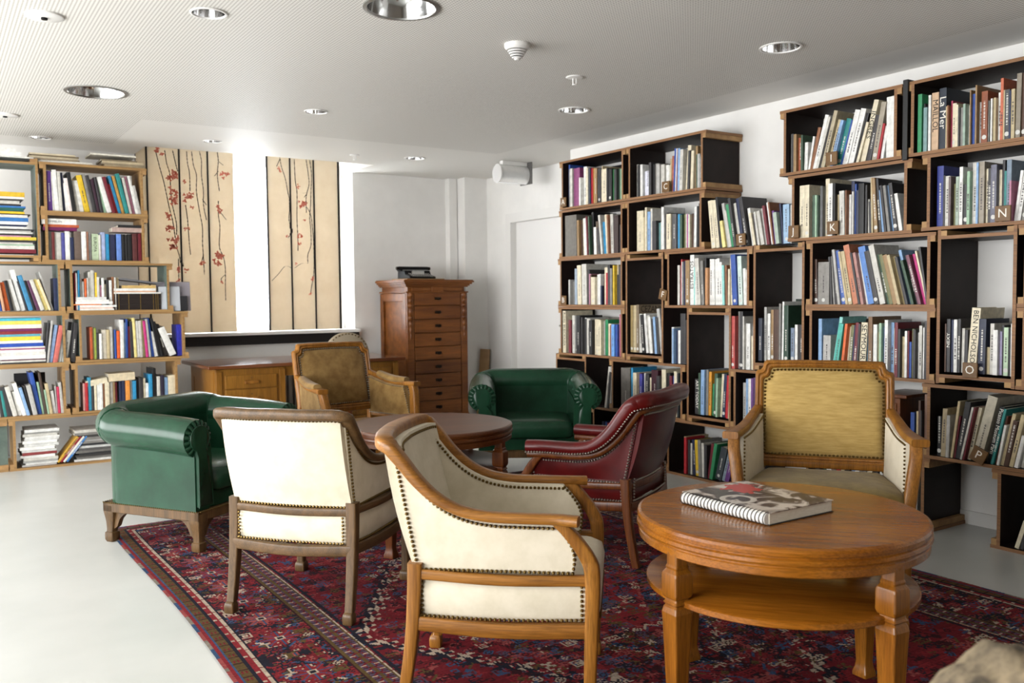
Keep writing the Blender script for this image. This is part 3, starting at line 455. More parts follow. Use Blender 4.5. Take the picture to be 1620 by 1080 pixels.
'NK3':('R',0.400,'-5.492,0.028,0.339,9.2,cbc8bf|-5.461,0.025,0.299,7.3,363436|-5.433,0.024,0.341,2.8,b3b1ac'),
'LL':('R',0.018,'-3.838,0.028,0.228,0,cbc8bf|-3.804,0.031,0.201,0,ddd2b6|-3.768,0.023,0.232,0,161517|-3.738,0.027,0.211,0,6e1a28|-3.696,0.038,0.236,0,e6e5e0|-3.655,0.034,0.223,0,363436|-3.615,0.03,0.242,0,2b4f9e|-3.577,0.029,0.235,0,ddd2b6|-3.539,0.029,0.26,0,8a5a3a|-3.499,0.036,0.247,0,e6e5e0|-3.451,0.028,0.267,0,363436|-3.408,0.028,0.261,0,3a5440|-3.368,0.034,0.279,0,e6e5e0|-3.323,0.027,0.274,0,b3202a|-3.288,0.027,0.291,0,bfae88|-3.25,0.033,0.285,0,161517|-3.213,0.026,0.302,0,86a8cf|-3.179,0.026,0.296,0,e6e5e0|-3.146,0.026,0.312,0,827f7a|-3.103,0.032,0.307,0,ddd2b6|-3.068,0.025,0.324,0,363436|-3.016,0.025,0.32,0,e6e5e0|-2.966,0.024,0.339,0,6e1a28|-2.923,0.024,0.335,0,cbc8bf|-2.874,0.023,0.353,0,1c2648|-2.842,0.021,0.347,0,2a6a90|-2.814,0.011,0.351,0,cbc8bf'),
'LR':('R',0.018,'-2.261,0.02,0.149,15.8,ddd2b6|-2.238,0.018,0.142,14.5,363436|-2.217,0.016,0.165,12.2,cbc8bf'),
'E':('R',1.622,'-4.32,0.038,0.329,-6.2,ddd2b6|-4.282,0.031,0.329,-6.9,ddd2b6|-4.253,0.019,0.349,-7.6,161517|-4.227,0.029,0.183,-10.8,ecdc90|-4.198,0.023,0.305,-10.7,b3b1ac|-4.172,0.022,0.252,-11.6,cbc8bf|-4.148,0.023,0.292,-11.1,2f8a5a|-4.123,0.021,0.33,-9.7,363436|-4.098,0.023,0.296,-10.8,cbc8bf|-4.071,0.023,0.324,-8.9,1c2648|-4.047,0.018,0.289,-9.8,e6e5e0|-4.021,0.028,0.33,-11,363436|-3.987,0.023,0.251,-9.9,e6e5e0|-3.963,0.02,0.217,-11.4,ddd2b6|-3.939,0.021,0.21,-10.3,1c2648|-3.92,0.016,0.22,-9.8,cbc8bf|-3.895,0.027,0.223,-11.4,cbc8bf|-3.871,0.015,0.24,-10.1,b3b1ac|-3.851,0.019,0.255,-9.9,6e1a28|-3.83,0.017,0.276,-9.1,e6e5e0|-3.813,0.011,0.274,-9.2,8a5a3a|-3.796,0.019,0.215,-7.3,6a3a80|-3.769,0.028,0.201,-7.7,a8b8a8|-3.745,0.015,0.256,-5.7,1c2648|-3.711,0.048,0.246,-1.8,9ab8d4|-3.679,0.009,0.239,0,cbc8bf'),
'LP':('L',2.003,'0.821,0.033,0.307,-0.8,5a2f80|0.846,0.013,0.299,-1.2,cbc8bf|0.87,0.031,0.317,-2.9,e6e5e0|0.898,0.022,0.301,-2.2,cbc8bf|0.921,0.018,0.302,-2.5,1c2648|0.94,0.016,0.222,-3.6,e6e5e0|0.963,0.025,0.258,-6.4,e8dcd8|0.991,0.027,0.307,-6.4,161517|1.019,0.024,0.247,-7.7,cbc8bf|1.048,0.029,0.249,-8.4,e6e5e0|1.086,0.039,0.292,-10.9,dfba2c|1.118,0.019,0.303,-10.1,827f7a|1.142,0.024,0.295,-10.2,363436|1.168,0.022,0.267,-9.5,3a2030|1.191,0.019,0.283,-8.9,363436|1.214,0.021,0.285,-8.9,9cbc9e|1.246,0.036,0.29,-13.9,e6e5e0|1.279,0.024,0.292,-13.5,6e1a28|1.303,0.017,0.239,-13,b3202a|1.326,0.023,0.306,-14,2f8fbf|1.351,0.021,0.306,-13,c0904a|1.379,0.028,0.323,-12.3,2a8480|1.406,0.02,0.293,-10.4,cbc8bf|1.43,0.023,0.305,-11.1,c08098|1.455,0.02,0.312,-10.5,e6e5e0|1.477,0.02,0.234,-10.9,b3b1ac'),
'LE':('L',1.623,'0.81,0.024,0.22,0,827f7a|0.834,0.02,0.217,0,7a3030|0.851,0.012,0.214,0,cbc8bf|0.874,0.033,0.211,0,cbc8bf|0.905,0.024,0.212,0,4a4a90|0.935,0.033,0.225,0,e6e5e0|0.966,0.025,0.178,0,1c2648|1.007,0.049,0.227,-0.1,6a5a50|1.052,0.034,0.226,-0.1,e6e5e0|1.078,0.016,0.227,-0.1,c08a70|1.098,0.019,0.22,0,827f7a|1.134,0.049,0.212,0.7,b8c8a8,EUROPA|1.168,0.013,0.203,0,cbc8bf|1.191,0.03,0.225,0.3,a8b4d8|1.223,0.028,0.213,0,2f8fbf|1.262,0.044,0.211,0,2a2f50|1.312,0.037,0.216,0,6a8fd8|1.346,0.022,0.214,0,161517|1.367,0.017,0.21,0,161517|1.392,0.031,0.215,0,161517|1.428,0.036,0.221,0,5a2a2a|1.465,0.026,0.223,0,6e1a28'),
'LO':('L',1.228,'0.441,0.025,0.189,-7,cbc8bf|0.466,0.015,0.098,-11.1,2b4f9e|0.484,0.017,0.219,-7.7,c89878|0.51,0.031,0.22,-9.3,d9642a|0.538,0.02,0.234,-9.8,161517|0.559,0.016,0.23,-11.1,cbc8bf|0.582,0.025,0.245,-13.2,e6e5e0|0.613,0.031,0.317,-11.7,e6e5e0|0.639,0.016,0.233,-13.8,363436|0.665,0.03,0.278,-14.5,3a80a8|0.692,0.018,0.239,-15.1,161517|0.716,0.023,0.239,-15.2,5a3050|0.744,0.027,0.246,-17,cbc8bf|0.773,0.024,0.251,-17.7,ecdc90|0.797,0.017,0.252,-18.1,efd9b0|0.816,0.014,0.311,-15.5,b3b1ac|0.845,0.036,0.253,0,1c2648|0.871,0.011,0.227,0,b3b1ac'),
'LB':('L',1.228,'0.98,0.007,0.297,0,b3202a|0.989,0.009,0.293,0,e6e5e0|1.001,0.012,0.315,1.1,2f8fbf|1.021,0.012,0.289,0,827f7a|1.036,0.011,0.227,0,b3b1ac|1.051,0.014,0.25,0.6,d9642a|1.067,0.014,0.254,0.2,e6e5e0|1.085,0.017,0.303,0.2,cbc8bf|1.107,0.024,0.316,-0.1,cbc8bf|1.129,0.015,0.299,0.7,dfba2c|1.146,0.017,0.263,0,cbc8bf|1.163,0.013,0.197,0,c08098|1.179,0.018,0.255,0,e6e5e0|1.197,0.015,0.206,0,ddd2b6|1.215,0.018,0.241,0,363436|1.236,0.019,0.237,0,e6e5e0|1.255,0.017,0.264,0,8a5a3a|1.272,0.013,0.26,0,cbc8bf|1.291,0.022,0.26,0,bfae88'),
'LG':('L',0.833,'1.083,0.018,0.257,0,c05a30|1.098,0.009,0.259,0,bfae88|1.112,0.015,0.252,0,90a040|1.13,0.019,0.209,0,363436|1.15,0.019,0.204,0,e6e5e0|1.177,0.031,0.235,0,c8c0b0|1.206,0.023,0.234,0,bfae88|1.229,0.019,0.256,0,cbc8bf|1.245,0.011,0.233,0,cbc8bf|1.259,0.013,0.232,0,2b4f9e|1.281,0.024,0.223,0,e0602a|1.308,0.027,0.312,0.7,e6e5e0|1.33,0.013,0.289,1,86a8cf|1.346,0.016,0.316,0.7,2b4f9e|1.365,0.019,0.257,0.5,6e1a28|1.388,0.025,0.297,-0.7,363436|1.413,0.02,0.324,-2,ecdc90|1.435,0.02,0.301,-1.7,e6e5e0|1.458,0.02,0.301,-1.7,cbc8bf|1.48,0.02,0.31,-2.6,72724a|1.501,0.018,0.3,-4,c0307a|1.521,0.017,0.314,-4.1,b3b1ac|1.544,0.024,0.319,-6.2,2b4f9e|1.572,0.027,0.209,-9.5,e6e5e0|1.598,0.02,0.322,-10.3,161517|1.62,0.018,0.295,-11.5,161517|1.653,0.04,0.27,-15.5,2a2420|1.704,0.052,0.249,-21.4,e6e5e0|1.762,0.038,0.261,0,2a2fa8'),
'L4':('L',0.418,'0.426,0.022,0.226,-6.4,cbc8bf|0.449,0.019,0.234,-6.1,363436|0.47,0.019,0.205,-7.3,2a8480|0.499,0.033,0.235,-11.4,363436|0.534,0.031,0.235,-12.7,cbc8bf|0.566,0.025,0.192,-11.1,e6e5e0|0.596,0.028,0.262,-14.3,e6e5e0|0.623,0.021,0.225,-13.6,86a8cf|0.643,0.014,0.226,-11,363436|0.669,0.031,0.238,-10.4,b3b1ac|0.702,0.028,0.342,-9,2b4f9e|0.726,0.015,0.256,-7.4,9cbc9e|0.745,0.018,0.332,-6.8,4a3a30|0.761,0.01,0.195,-6.8,9cbc9e|0.78,0.023,0.243,-7.2,bfae88|0.805,0.022,0.181,-5.3,e6e5e0|0.822,0.009,0.218,-2.3,b3b1ac|0.838,0.018,0.212,-2,b83050|0.86,0.02,0.245,-3.5,b3b1ac'),
'LSb':('L',0.818,'0.751,0.015,0.314,6,363436|0.768,0.015,0.332,7.1,b3b1ac|0.789,0.024,0.298,9.2,86a8cf|0.819,0.03,0.294,10.3,c86a60|0.849,0.025,0.323,9.5,e6e5e0|0.884,0.038,0.252,10,cbc8bf|0.916,0.021,0.316,7.5,161517|0.944,0.031,0.31,6.1,363436'),
'LT':('L',0.423,'1.018,0.014,0.219,0,e8b0a8|1.035,0.018,0.226,0,b3202a|1.057,0.024,0.267,0,3a90b0|1.081,0.018,0.211,0,363436|1.1,0.018,0.205,0,ddd2b6|1.12,0.018,0.217,0,e6e5e0|1.141,0.022,0.216,0,e6e5e0|1.161,0.014,0.214,0,8a5a3a|1.186,0.033,0.221,0,ddd2b6|1.218,0.026,0.22,0,cbc8bf|1.24,0.015,0.218,0,9a7c54|1.256,0.014,0.213,0,6e1a28|1.29,0.021,0.237,0,1c2648|1.313,0.022,0.235,0,1c2648|1.342,0.032,0.225,0,e09040|1.369,0.019,0.245,0,cbc8bf|1.393,0.027,0.22,0,2f8fbf|1.418,0.019,0.229,0,161517|1.444,0.031,0.241,0,363436|1.471,0.019,0.235,0,ddd2b6|1.493,0.022,0.194,0,e6e5e0|1.519,0.026,0.267,0,2f8fbf|1.549,0.028,0.314,0,161517|1.58,0.024,0.246,0,cbc8bf|1.61,0.026,0.253,0,2a2438|1.641,0.028,0.234,0,86a8cf|1.685,0.056,0.249,0,ddd2b6'),
}
BRANCH=[[(1.790,2.661),(1.821,2.519),(1.852,2.394),(1.875,2.269),(1.898,2.142),(1.922,2.034),(1.936,1.924),(1.951,1.796),(1.975,1.704),(1.990,1.612)],[(1.869,2.677),(1.883,2.560),(1.907,2.471),(1.912,2.344),(1.918,2.216),(1.941,2.089),(1.956,1.998),(1.953,1.906)],[(1.939,2.682),(1.954,2.602),(1.978,2.494)],[(2.063,2.684),(2.069,2.574),(2.084,2.483),(2.085,2.317)],[(2.108,2.687),(2.122,2.560),(2.147,2.469),(2.143,2.321),(2.166,2.136),(2.189,1.988),(2.186,1.839),(2.191,1.708),(2.196,1.540)],[(2.180,2.693),(2.196,2.602),(2.193,2.472),(2.207,2.325),(2.204,2.194),(2.228,2.055)],[(2.041,2.186),(2.055,2.057),(2.061,1.928),(2.067,1.817),(2.074,1.725)],[(2.345,2.698),(2.352,2.614),(2.340,2.482),(2.355,2.333)],[(2.343,2.239),(2.340,2.107),(2.352,1.994),(2.342,1.805),(2.377,1.711),(2.393,1.598),(2.389,1.427),(2.389,1.294)],[(1.965,1.686),(1.961,1.501)],[(2.350,2.520),(2.312,2.471)],[(2.352,2.614),(2.398,2.580)],[(2.350,2.145),(2.414,2.063)],[(2.192,1.727),(2.166,1.633)],[(2.391,1.541),(2.353,1.503),(2.358,1.465)],[(2.196,2.249),(2.231,2.195)],[(2.950,2.697),(2.967,2.601),(3.001,2.497),(3.026,2.355),(3.047,2.249),(3.029,2.105),(3.046,2.034),(3.054,1.962),(3.016,1.907)],[(3.098,2.691),(3.103,2.485),(3.119,2.361),(3.113,2.108),(3.118,1.892),(3.116,1.783)],[(3.220,2.701),(3.236,2.585),(3.247,2.459),(3.222,2.367),(3.211,2.294),(3.213,2.167)],[(3.258,2.695),(3.274,2.551),(3.264,2.369),(3.258,2.242),(3.246,2.114),(3.256,1.987),(3.253,1.841),(3.219,1.749),(3.217,1.658)],[(3.219,2.222),(3.256,2.151),(3.272,2.024),(3.284,1.824),(3.278,1.567),(3.250,1.421),(3.239,1.348)],[(2.845,1.484),(2.916,1.556),(2.982,1.628),(3.052,1.611)],[(3.078,1.611),(3.151,1.657),(3.223,1.658)],[(2.950,2.679),(2.916,2.606)],[(3.222,2.367),(3.175,2.360)],[(3.222,2.358),(3.193,2.320)]]
BLOSSOM=[(1.816,2.663,0.043),(1.932,2.436,0.059),(1.938,2.309,0.055),(1.944,2.218,0.049),(1.879,2.077,0.043),(1.894,1.978,0.049),(1.907,1.831,0.059),(2.070,2.261,0.059),(1.984,1.870,0.035),(2.181,1.652,0.035),(1.972,1.593,0.039),(2.044,1.965,0.029),(2.405,2.487,0.049),(2.341,2.163,0.043),(2.330,1.692,0.068),(2.352,1.474,0.023),(2.037,2.397,0.023),(2.103,2.170,0.023),(1.960,1.473,0.031),(2.034,1.576,0.027),(1.897,2.416,0.031),(1.909,2.234,0.031),(1.924,1.795,0.039),(2.319,1.654,0.039),(1.971,2.237,0.027),(2.097,2.281,0.031),(3.163,2.246,0.050),(3.201,2.257,0.025),(3.147,1.920,0.039),(3.136,1.856,0.028),(3.277,1.513,0.032),(3.235,1.348,0.025),(3.188,2.093,0.018),(3.011,1.930,0.018),(2.939,2.590,0.021),(3.133,2.424,0.025),(3.098,1.647,0.018),(2.947,2.564,0.018)]
def panel_at(x):
    return min(PAN,key=lambda p:abs((p[0]+p[1])/2-x))
# each panel has its branches as one painted layer and each blossom as a small flat spray
bymb={}
for br in BRANCH:
    P=resample(spline([(x,0,z) for x,z in br],5),max(8,int(6*len(br))))
    for i in range(len(P)-1):
        x0,z0=P[i].x,P[i].z; x1,z1=P[i+1].x,P[i+1].z; a,b,t=panel_at((x0+x1)/2)
        x0=min(max(x0,a+.008),b-.004); x1=min(max(x1,a+.008),b-.004)
        if z0>2.9: continue
        k=.0022+.0022*abs(math.sin(i*1.7+len(br))); mb=bymb.setdefault(id(t),(t,MB()))[1]; cx=(a+b)/2; yy=-.0016
        mb.add([(x0-cx-k,yy,z0-.99),(x0-cx+k,yy,z0-.99),(x1-cx+k,yy,z1-.99),(x1-cx-k,yy,z1-.99)],[(0,1,2,3)])
for t,mb in bymb.values(): stuff(mb.build('painted_branches',BR,t,smooth=0))
for i,(x,z,s) in enumerate(BLOSSOM):
    a,b,t=panel_at(x); cx=(a+b)/2; mb=MB(); rg=random.Random(i)
    for k in range(7):
        an=rg.random()*6.28; d=s*rg.uniform(.1,.9); px=min(max(x+d*math.cos(an),a+.02),b-.02)-cx; pz=z-.99+d*math.sin(an); q=s*rg.uniform(.28,.5); ro=rg.random()*6
        mb.add([(min(max(px+q*(1+.45*math.cos(3*e+ro))*math.cos(e)*.7,a-cx+.008),b-cx-.004),-.0022-.0002*k,pz+q*(1+.45*math.cos(3*e+ro))*math.sin(e)*.7) for e in [6.283*j/11 for j in range(11)]],[tuple(range(11))])
    mb.build('painted_blossom',PINK,t,smooth=0)
# ------------------------------------------------------------ books
def book_material(name,vertex):
    m=bpy.data.materials.new(name); m.use_nodes=True; b=bs(m); b.inputs['Roughness'].default_value=.5
    if vertex: src=nd(m,'ShaderNodeAttribute',attribute_name='col'); c=src.outputs['Color']
    else:
        src=nd(m,'ShaderNodeObjectInfo'); c=src.outputs['Color']
    tc=nd(m,'ShaderNodeTexCoord'); n=nd(m,'ShaderNodeTexNoise',i_Scale=34.,i_Detail=4); lk(m,tc.outputs['Object'],n.inputs['Vector'])
    hs=nd(m,'ShaderNodeHueSaturation'); mr=nd(m,'ShaderNodeMapRange',n1=.3,n2=.7,n3=.78,n4=1.1); lk(m,n.outputs[0],mr.inputs[0]); lk(m,mr.outputs[0],hs.inputs['Value']); lk(m,c,hs.inputs['Color'])
    outc=hs.outputs[0]
    if not vertex:
        # printed title: short dashes down the middle of the spine, contrasting with the cover; library spot near the foot
        sp=nd(m,'ShaderNodeSeparateXYZ'); lk(m,tc.outputs['Object'],sp.inputs[0])
        ab=nd(m,'ShaderNodeMath',operation='ABSOLUTE'); lk(m,sp.outputs[0],ab.inputs[0])
        inx=nd(m,'ShaderNodeMath',operation='LESS_THAN',n1=.0042); lk(m,ab.outputs[0],inx.inputs[0])
        iny=nd(m,'ShaderNodeMath',operation='LESS_THAN',n1=.0005); lk(m,sp.outputs[1],iny.inputs[0])
        zz=nd(m,'ShaderNodeMath',operation='MULTIPLY_ADD',n1=170.0); lk(m,sp.outputs[2],zz.inputs[0]); r100=nd(m,'ShaderNodeMath',operation='MULTIPLY',n1=97.0); lk(m,src.outputs['Random'],r100.inputs[0]); lk(m,r100.outputs[0],zz.inputs[2])
        wn_=nd(m,'ShaderNodeTexNoise',i_Scale=1.0,i_Detail=1.0); wn_.noise_dimensions='1D'; lk(m,zz.outputs[0],wn_.inputs['W'])
        le=nd(m,'ShaderNodeMath',operation='GREATER_THAN',n1=.49); lk(m,wn_.outputs[0],le.inputs[0])
        z0=nd(m,'ShaderNodeMath',operation='GREATER_THAN',n1=.07); lk(m,sp.outputs[2],z0.inputs[0])
        rz=nd(m,'ShaderNodeMath',operation='MULTIPLY_ADD',n1=.10,n2=.14); lk(m,src.outputs['Random'],rz.inputs[0])
        z1=nd(m,'ShaderNodeMath',operation='LESS_THAN'); lk(m,sp.outputs[2],z1.inputs[0]); lk(m,rz.outputs[0],z1.inputs[1])
        rn=nd(m,'ShaderNodeMath',operation='FRACT'); lk(m,r100.outputs[0],rn.inputs[0]); ro=nd(m,'ShaderNodeMath',operation='LESS_THAN',n1=.72); lk(m,rn.outputs[0],ro.inputs[0])
        oi3=nd(m,'ShaderNodeObjectInfo'); cp=nd(m,'ShaderNodeMath',operation='COMPARE',n1=.2,n2=.1); lk(m,oi3.outputs['Alpha'],cp.inputs[0])
        nt=nd(m,'ShaderNodeMath',operation='SUBTRACT',n0=1.0); lk(m,cp.outputs[0],nt.inputs[1]); pt=nd(m,'ShaderNodeMath',operation='MULTIPLY'); lk(m,nt.outputs[0],pt.inputs[0]); lk(m,ro.outputs[0],pt.inputs[1])
        pr=pt.outputs[0]
        for q in (inx,iny,le,z0,z1):
            k=nd(m,'ShaderNodeMath',operation='MULTIPLY'); lk(m,pr,k.inputs[0]); lk(m,q.outputs[0],k.inputs[1]); pr=k.outputs[0]
        bw=nd(m,'ShaderNodeRGBToBW'); lk(m,c,bw.inputs[0]); gt=nd(m,'ShaderNodeMath',operation='LESS_THAN',n1=.22); lk(m,bw.outputs[0],gt.inputs[0])
        ik=nd(m,'ShaderNodeMix',data_type='RGBA'); ik.inputs[6].default_value=(.06,.05,.05,1); ik.inputs[7].default_value=(.62,.60,.54,1); lk(m,gt.outputs[0],ik.inputs[0])
        mx=nd(m,'ShaderNodeMix',data_type='RGBA'); lk(m,pr,mx.inputs[0]); lk(m,outc,mx.inputs[6]); lk(m,ik.outputs[2],mx.inputs[7])
        # round paper spot on some spines
        dz=nd(m,'ShaderNodeMath',operation='SUBTRACT',n1=.028); lk(m,sp.outputs[2],dz.inputs[0])
        d1=nd(m,'ShaderNodeMath',operation='MULTIPLY'); lk(m,dz.outputs[0],d1.inputs[0]); lk(m,dz.outputs[0],d1.inputs[1])
        d2=nd(m,'ShaderNodeMath',operation='MULTIPLY_ADD'); lk(m,sp.outputs[0],d2.inputs[0]); lk(m,sp.outputs[0],d2.inputs[1]); lk(m,d1.outputs[0],d2.inputs[2])
        ci=nd(m,'ShaderNodeMath',operation='LESS_THAN',n1=.000125); lk(m,d2.outputs[0],ci.inputs[0])
        al=nd(m,'ShaderNodeMath',operation='GREATER_THAN',n1=.45); al2=nd(m,'ShaderNodeObjectInfo'); lk(m,al2.outputs['Alpha'],al.inputs[0])
        k=nd(m,'ShaderNodeMath',operation='MULTIPLY'); lk(m,ci.outputs[0],k.inputs[0]); lk(m,al.outputs[0],k.inputs[1])
        k2=nd(m,'ShaderNodeMath',operation='MULTIPLY'); lk(m,k.outputs[0],k2.inputs[0]); lk(m,iny.outputs[0],k2.inputs[1])
        mx2=nd(m,'ShaderNodeMix',data_type='RGBA'); lk(m,k2.outputs[0],mx2.inputs[0]); lk(m,mx.outputs[2],mx2.inputs[6]); mx2.inputs[7].default_value=(.6,.59,.55,1)
        outc=mx2.outputs[2]
    lk(m,outc,b.inputs['Base Color'])
    return m
BOOKM=book_material('book_cover',False); BOOKV=book_material('book_cover_many',True)
def cover_mb(w,h,d):
    c=min(.0025,w*.14); mb=MB()
    mb.box(-w/2,-w/2+c,.0,d,0,h).box(w/2-c,w/2,.0,d,0,h)
    b=.0012 if w>.012 else .0006      # slightly rounded spine
    mb.add([(-w/2,0,0),(-w/4,-b,0),(w/4,-b,0),(w/2,0,0),(w/2,c,0),(-w/2,c,0),(-w/2,0,h),(-w/4,-b,h),(w/4,-b,h),(w/2,0,h),(w/2,c,h),(-w/2,c,h)],
        [(0,1,7,6),(1,2,8,7),(2,3,9,8),(3,4,10,9),(4,5,11,10),(5,0,6,11),(5,4,3,2,1,0),(6,7,8,9,10,11)])
    return mb
def pages_mb(w,h,d):
    c=min(.0025,w*.14); i=.004 if w>.014 else .001
    return MB().box(-w/2+c,w/2-c,c,d-i,i,h-i)
ORD='first second third fourth fifth sixth seventh eighth ninth tenth eleventh twelfth thirteenth fourteenth fifteenth sixteenth seventeenth eighteenth nineteenth twentieth'.split()
def ordn(i):
    if i<20: return ORD[i]
    return ('twenty-' if i<29 else 'thirty-')+ORD[(i-20)%10 if i<29 else (i-30)] if i!=29 else 'thirtieth'
def colname(h):
    r,g,b=[int(h[i:i+2],16)/255 for i in (0,2,4)]; mx,mn=max(r,g,b),min(r,g,b); l=(mx+mn)/2; s=mx-mn
    if s<.09: return 'white' if l>.82 else 'pale grey' if l>.6 else 'grey' if l>.36 else 'charcoal' if l>.14 else 'black'
    if s<.2 and l>.66: return 'cream'
    if r==mx: hu=((g-b)/s)%6
    elif g==mx: hu=(b-r)/s+2
    else: hu=(r-g)/s+4
    hu*=60
    if hu<18 or hu>345: return 'maroon' if l<.3 else 'red' if s>.4 else 'dusty pink'
    if hu<48: return 'orange' if s>.55 and hu<38 else 'golden' if s>.5 else 'tan' if l>.45 else 'brown'
    if hu<70: return 'yellow' if s>.4 else 'olive'
    if hu<165: return 'pale green' if l>.6 else 'green'
    if hu<200: return 'pale teal' if l>.6 else 'teal'
    if hu<255: return 'light blue' if l>.6 else 'navy' if l<.25 else 'blue'
    if hu<300: return 'purple'
    return 'magenta' if s>.4 else 'plum'
WHERE={'A':'in the letter A crate','C':'in the letter C crate','A2':'in the crate below letter A','C2':'in the crate below letter C','B':'in the letter B crate','B2':'in the crate below letter B',
'CEZ':'in the upright CEZANNE crate','NK1':'in the gap beside the CEZANNE crate','F':'in the crate of the ESTRATOS book','AT':'in the crate behind the red armchair','NK2':'in the gap beside the red book',
'G':'in the upright crate left of the K crates','I':'in the letter I crate','JK':'in the letters J and K crate','BL':'in the crate under the K sign','SEY':'in the SEYMOUR crate','LM':'in the top right corner crate','N':'in the letter N crate',
'BN':'in the letter O crate','PIC':'in the crate with sign P','NKR':'in the gap right of the ochre armchair','BOT':'in the floor crate beside the ochre armchair','PUR':'in the crate with purple books',
'CAT':'in the crate above the red armchair','NK3':'beside the right green armchair roll','LL':'in the floor crate behind the ochre armchair','LR':'in the lowest right floor crate','E':'on the open ledge by the letter E',
'LP':'in the top left shelf crate','LE':'in the EUROPA crate','LO':'in the left crate of the orange book','LB':'in the crate with flat dark volumes','LG':'in the crate with the bright blue book','L4':'in the lower left picture edge crate','LSb':'leaning right of the striped flat pile','LT':'in the crate behind the green roll'}
LINES=[]
for k,(wall,z,s) in BOOKS.items():
    rows=[r.split(',') for r in s.split('|')]
    if k=='LL': rows=[r for r in rows if -3.47<float(r[0])<-2.80]
    n=0
    for r in rows:
        u,w,h,ti=map(float,r[:4]); cmax=.40 if k in('G','CEZ','AT','BN','NK1','NK2','NK3','NKR','E') else .355 if wall=='R' else .335
        LINES.append([k,wall,z,u,w,min(h,cmax),ti,r[4],r[5] if len(r)>5 else '',n]); n+=1
# the 300 that show largest are separate books, the small remainder is one mass
def area(L): return L[4]*L[5]*(60/(( (4.5*.55-L[3]*.833) if L[1]=='R' else (L[3]*.55+7.72*.833)))**2)
NFLAT=68
order=sorted(range(len(LINES)),key=lambda i:-(area(LINES[i])*(100 if LINES[i][8] or (LINES[i][0]=='CEZ' and LINES[i][9]==2) else 1)*(0 if LINES[i][0] in('LR','LL') and LINES[i][3]<-2.9 else 1)))
single=set(order[:300-NFLAT])
REST=MB(); REST.c=[]
def xf(M,mb): return [tuple(M@Vector(p)) for p in mb.v]
for i,(k,wall,z,u,w,h,ti,col,txt,n) in enumerate(LINES):
    rg=random.Random(i*13+5); set_=rg.uniform(.0,.034); dep=min(.30,max(.13,h*rg.uniform(.68,.86)))
    cez=k=='CEZ' and n==2
    if cez: dep=.30; col='7d6c54'
    a=R_(ti); lift=abs(math.sin(a))*w/2+.0005
    loc=(XF+.012+set_,-u,z+lift) if wall=='R' else (u,YF+.012+set_,z+lift)
    rot=(0,a,R_(-90) if wall=='R' else 0)
    if i in single:
        o=cover_mb(w,h,dep).build('book',BOOKM,None,0,0,loc,rot); c=hexc(col); al=1.0 if (wall=='R' and w>.02 and rg.random()<.45 and not txt) else 0
        o.color=(c[0],c[1],c[2],.2 if txt else al)
        pages_mb(w,h,dep).build('page_block',PAPER,o,0)
        lb=(colname(col)+' book'+(' lettered '+txt if txt else '')+', '+ordn(n)+' from left '+WHERE[k])
        tag(o,lb,'book','books standing in the crates')
        if txt: spine_text(o,txt,w,h,col)
        if cez:
            o['label']='large brown book with CEZANNE across its cover, in the upright crate by sign F'
            tx=text_mesh('cover_title','CEZANNE',.06,mat('faded_title','1e160e',.7),o); q=dep*.86/text_width(tx.data); tx.scale=(q,q*1.25,1); tx.rotation_euler=(R_(90),0,R_(90)); tx.location=(w/2+.0006,dep*.5,h-.036)
    else:
        M=Matrix.LocRotScale(Vector(loc),Matrix.Rotation(rot[2],3,'Z')@Matrix.Rotation(a,3,'Y'),None)
        c=hexc(col)
        for mb,cc in ((cover_mb(w,h,dep),c),(pages_mb(w,h,dep),hexc('cfc6b2'))):
            REST.add(xf(M,mb),mb.f); REST.c+=[cc]*len(mb.f)
# ends of the crates beyond the picture edges are filled the same way
RG=random.Random(21)
for wall,u0,u1,z in (('R',-2.19,-1.56,1.247),('R',-2.19,-1.56,.839),('R',-2.19,-2.12,2.064),('R',-2.21,-2.02,1.656),('R',-2.19,-2.0,.425),('R',-2.19,-1.62,.019),('L',.15,.40,1.227),('L',.15,.39,.422),('R',-5.55,-4.90,.019)):
    u=u0
    while u<u1:
        w=RG.uniform(.010,.03); h=RG.uniform(.2,.32); dep=h*.75; col=RG.choice(['e6e5e0','cbc8bf','ddd2b6','363436','161517','827f7a','b3202a','2b4f9e','1c2648','9a7c54','3a5440','6e1a28'])
        M=Matrix.LocRotScale(Vector((XF+.02+RG.uniform(0,.02),-(u+w/2),z) if wall=='R' else (u+w/2,YF+.02,z)),Matrix.Rotation(R_(-90) if wall=='R' else 0,3,'Z'),None)
        for mb,cc in ((cover_mb(w,h,dep),hexc(col)),(pages_mb(w,h,dep),hexc('cfc6b2'))):
            REST.add(xf(M,mb),mb.f); REST.c+=[cc]*len(mb.f)
        u+=w+.0006
ro=REST.build('small_books',BOOKV,None,0)
at=ro.data.attributes.new('col','FLOAT_COLOR','FACE'); at.data.foreach_set('color',np.array(REST.c,dtype=np.float32).ravel())
tag(ro,'the many thinner books filling the gaps between the others in the crates','books',None,'stuff')
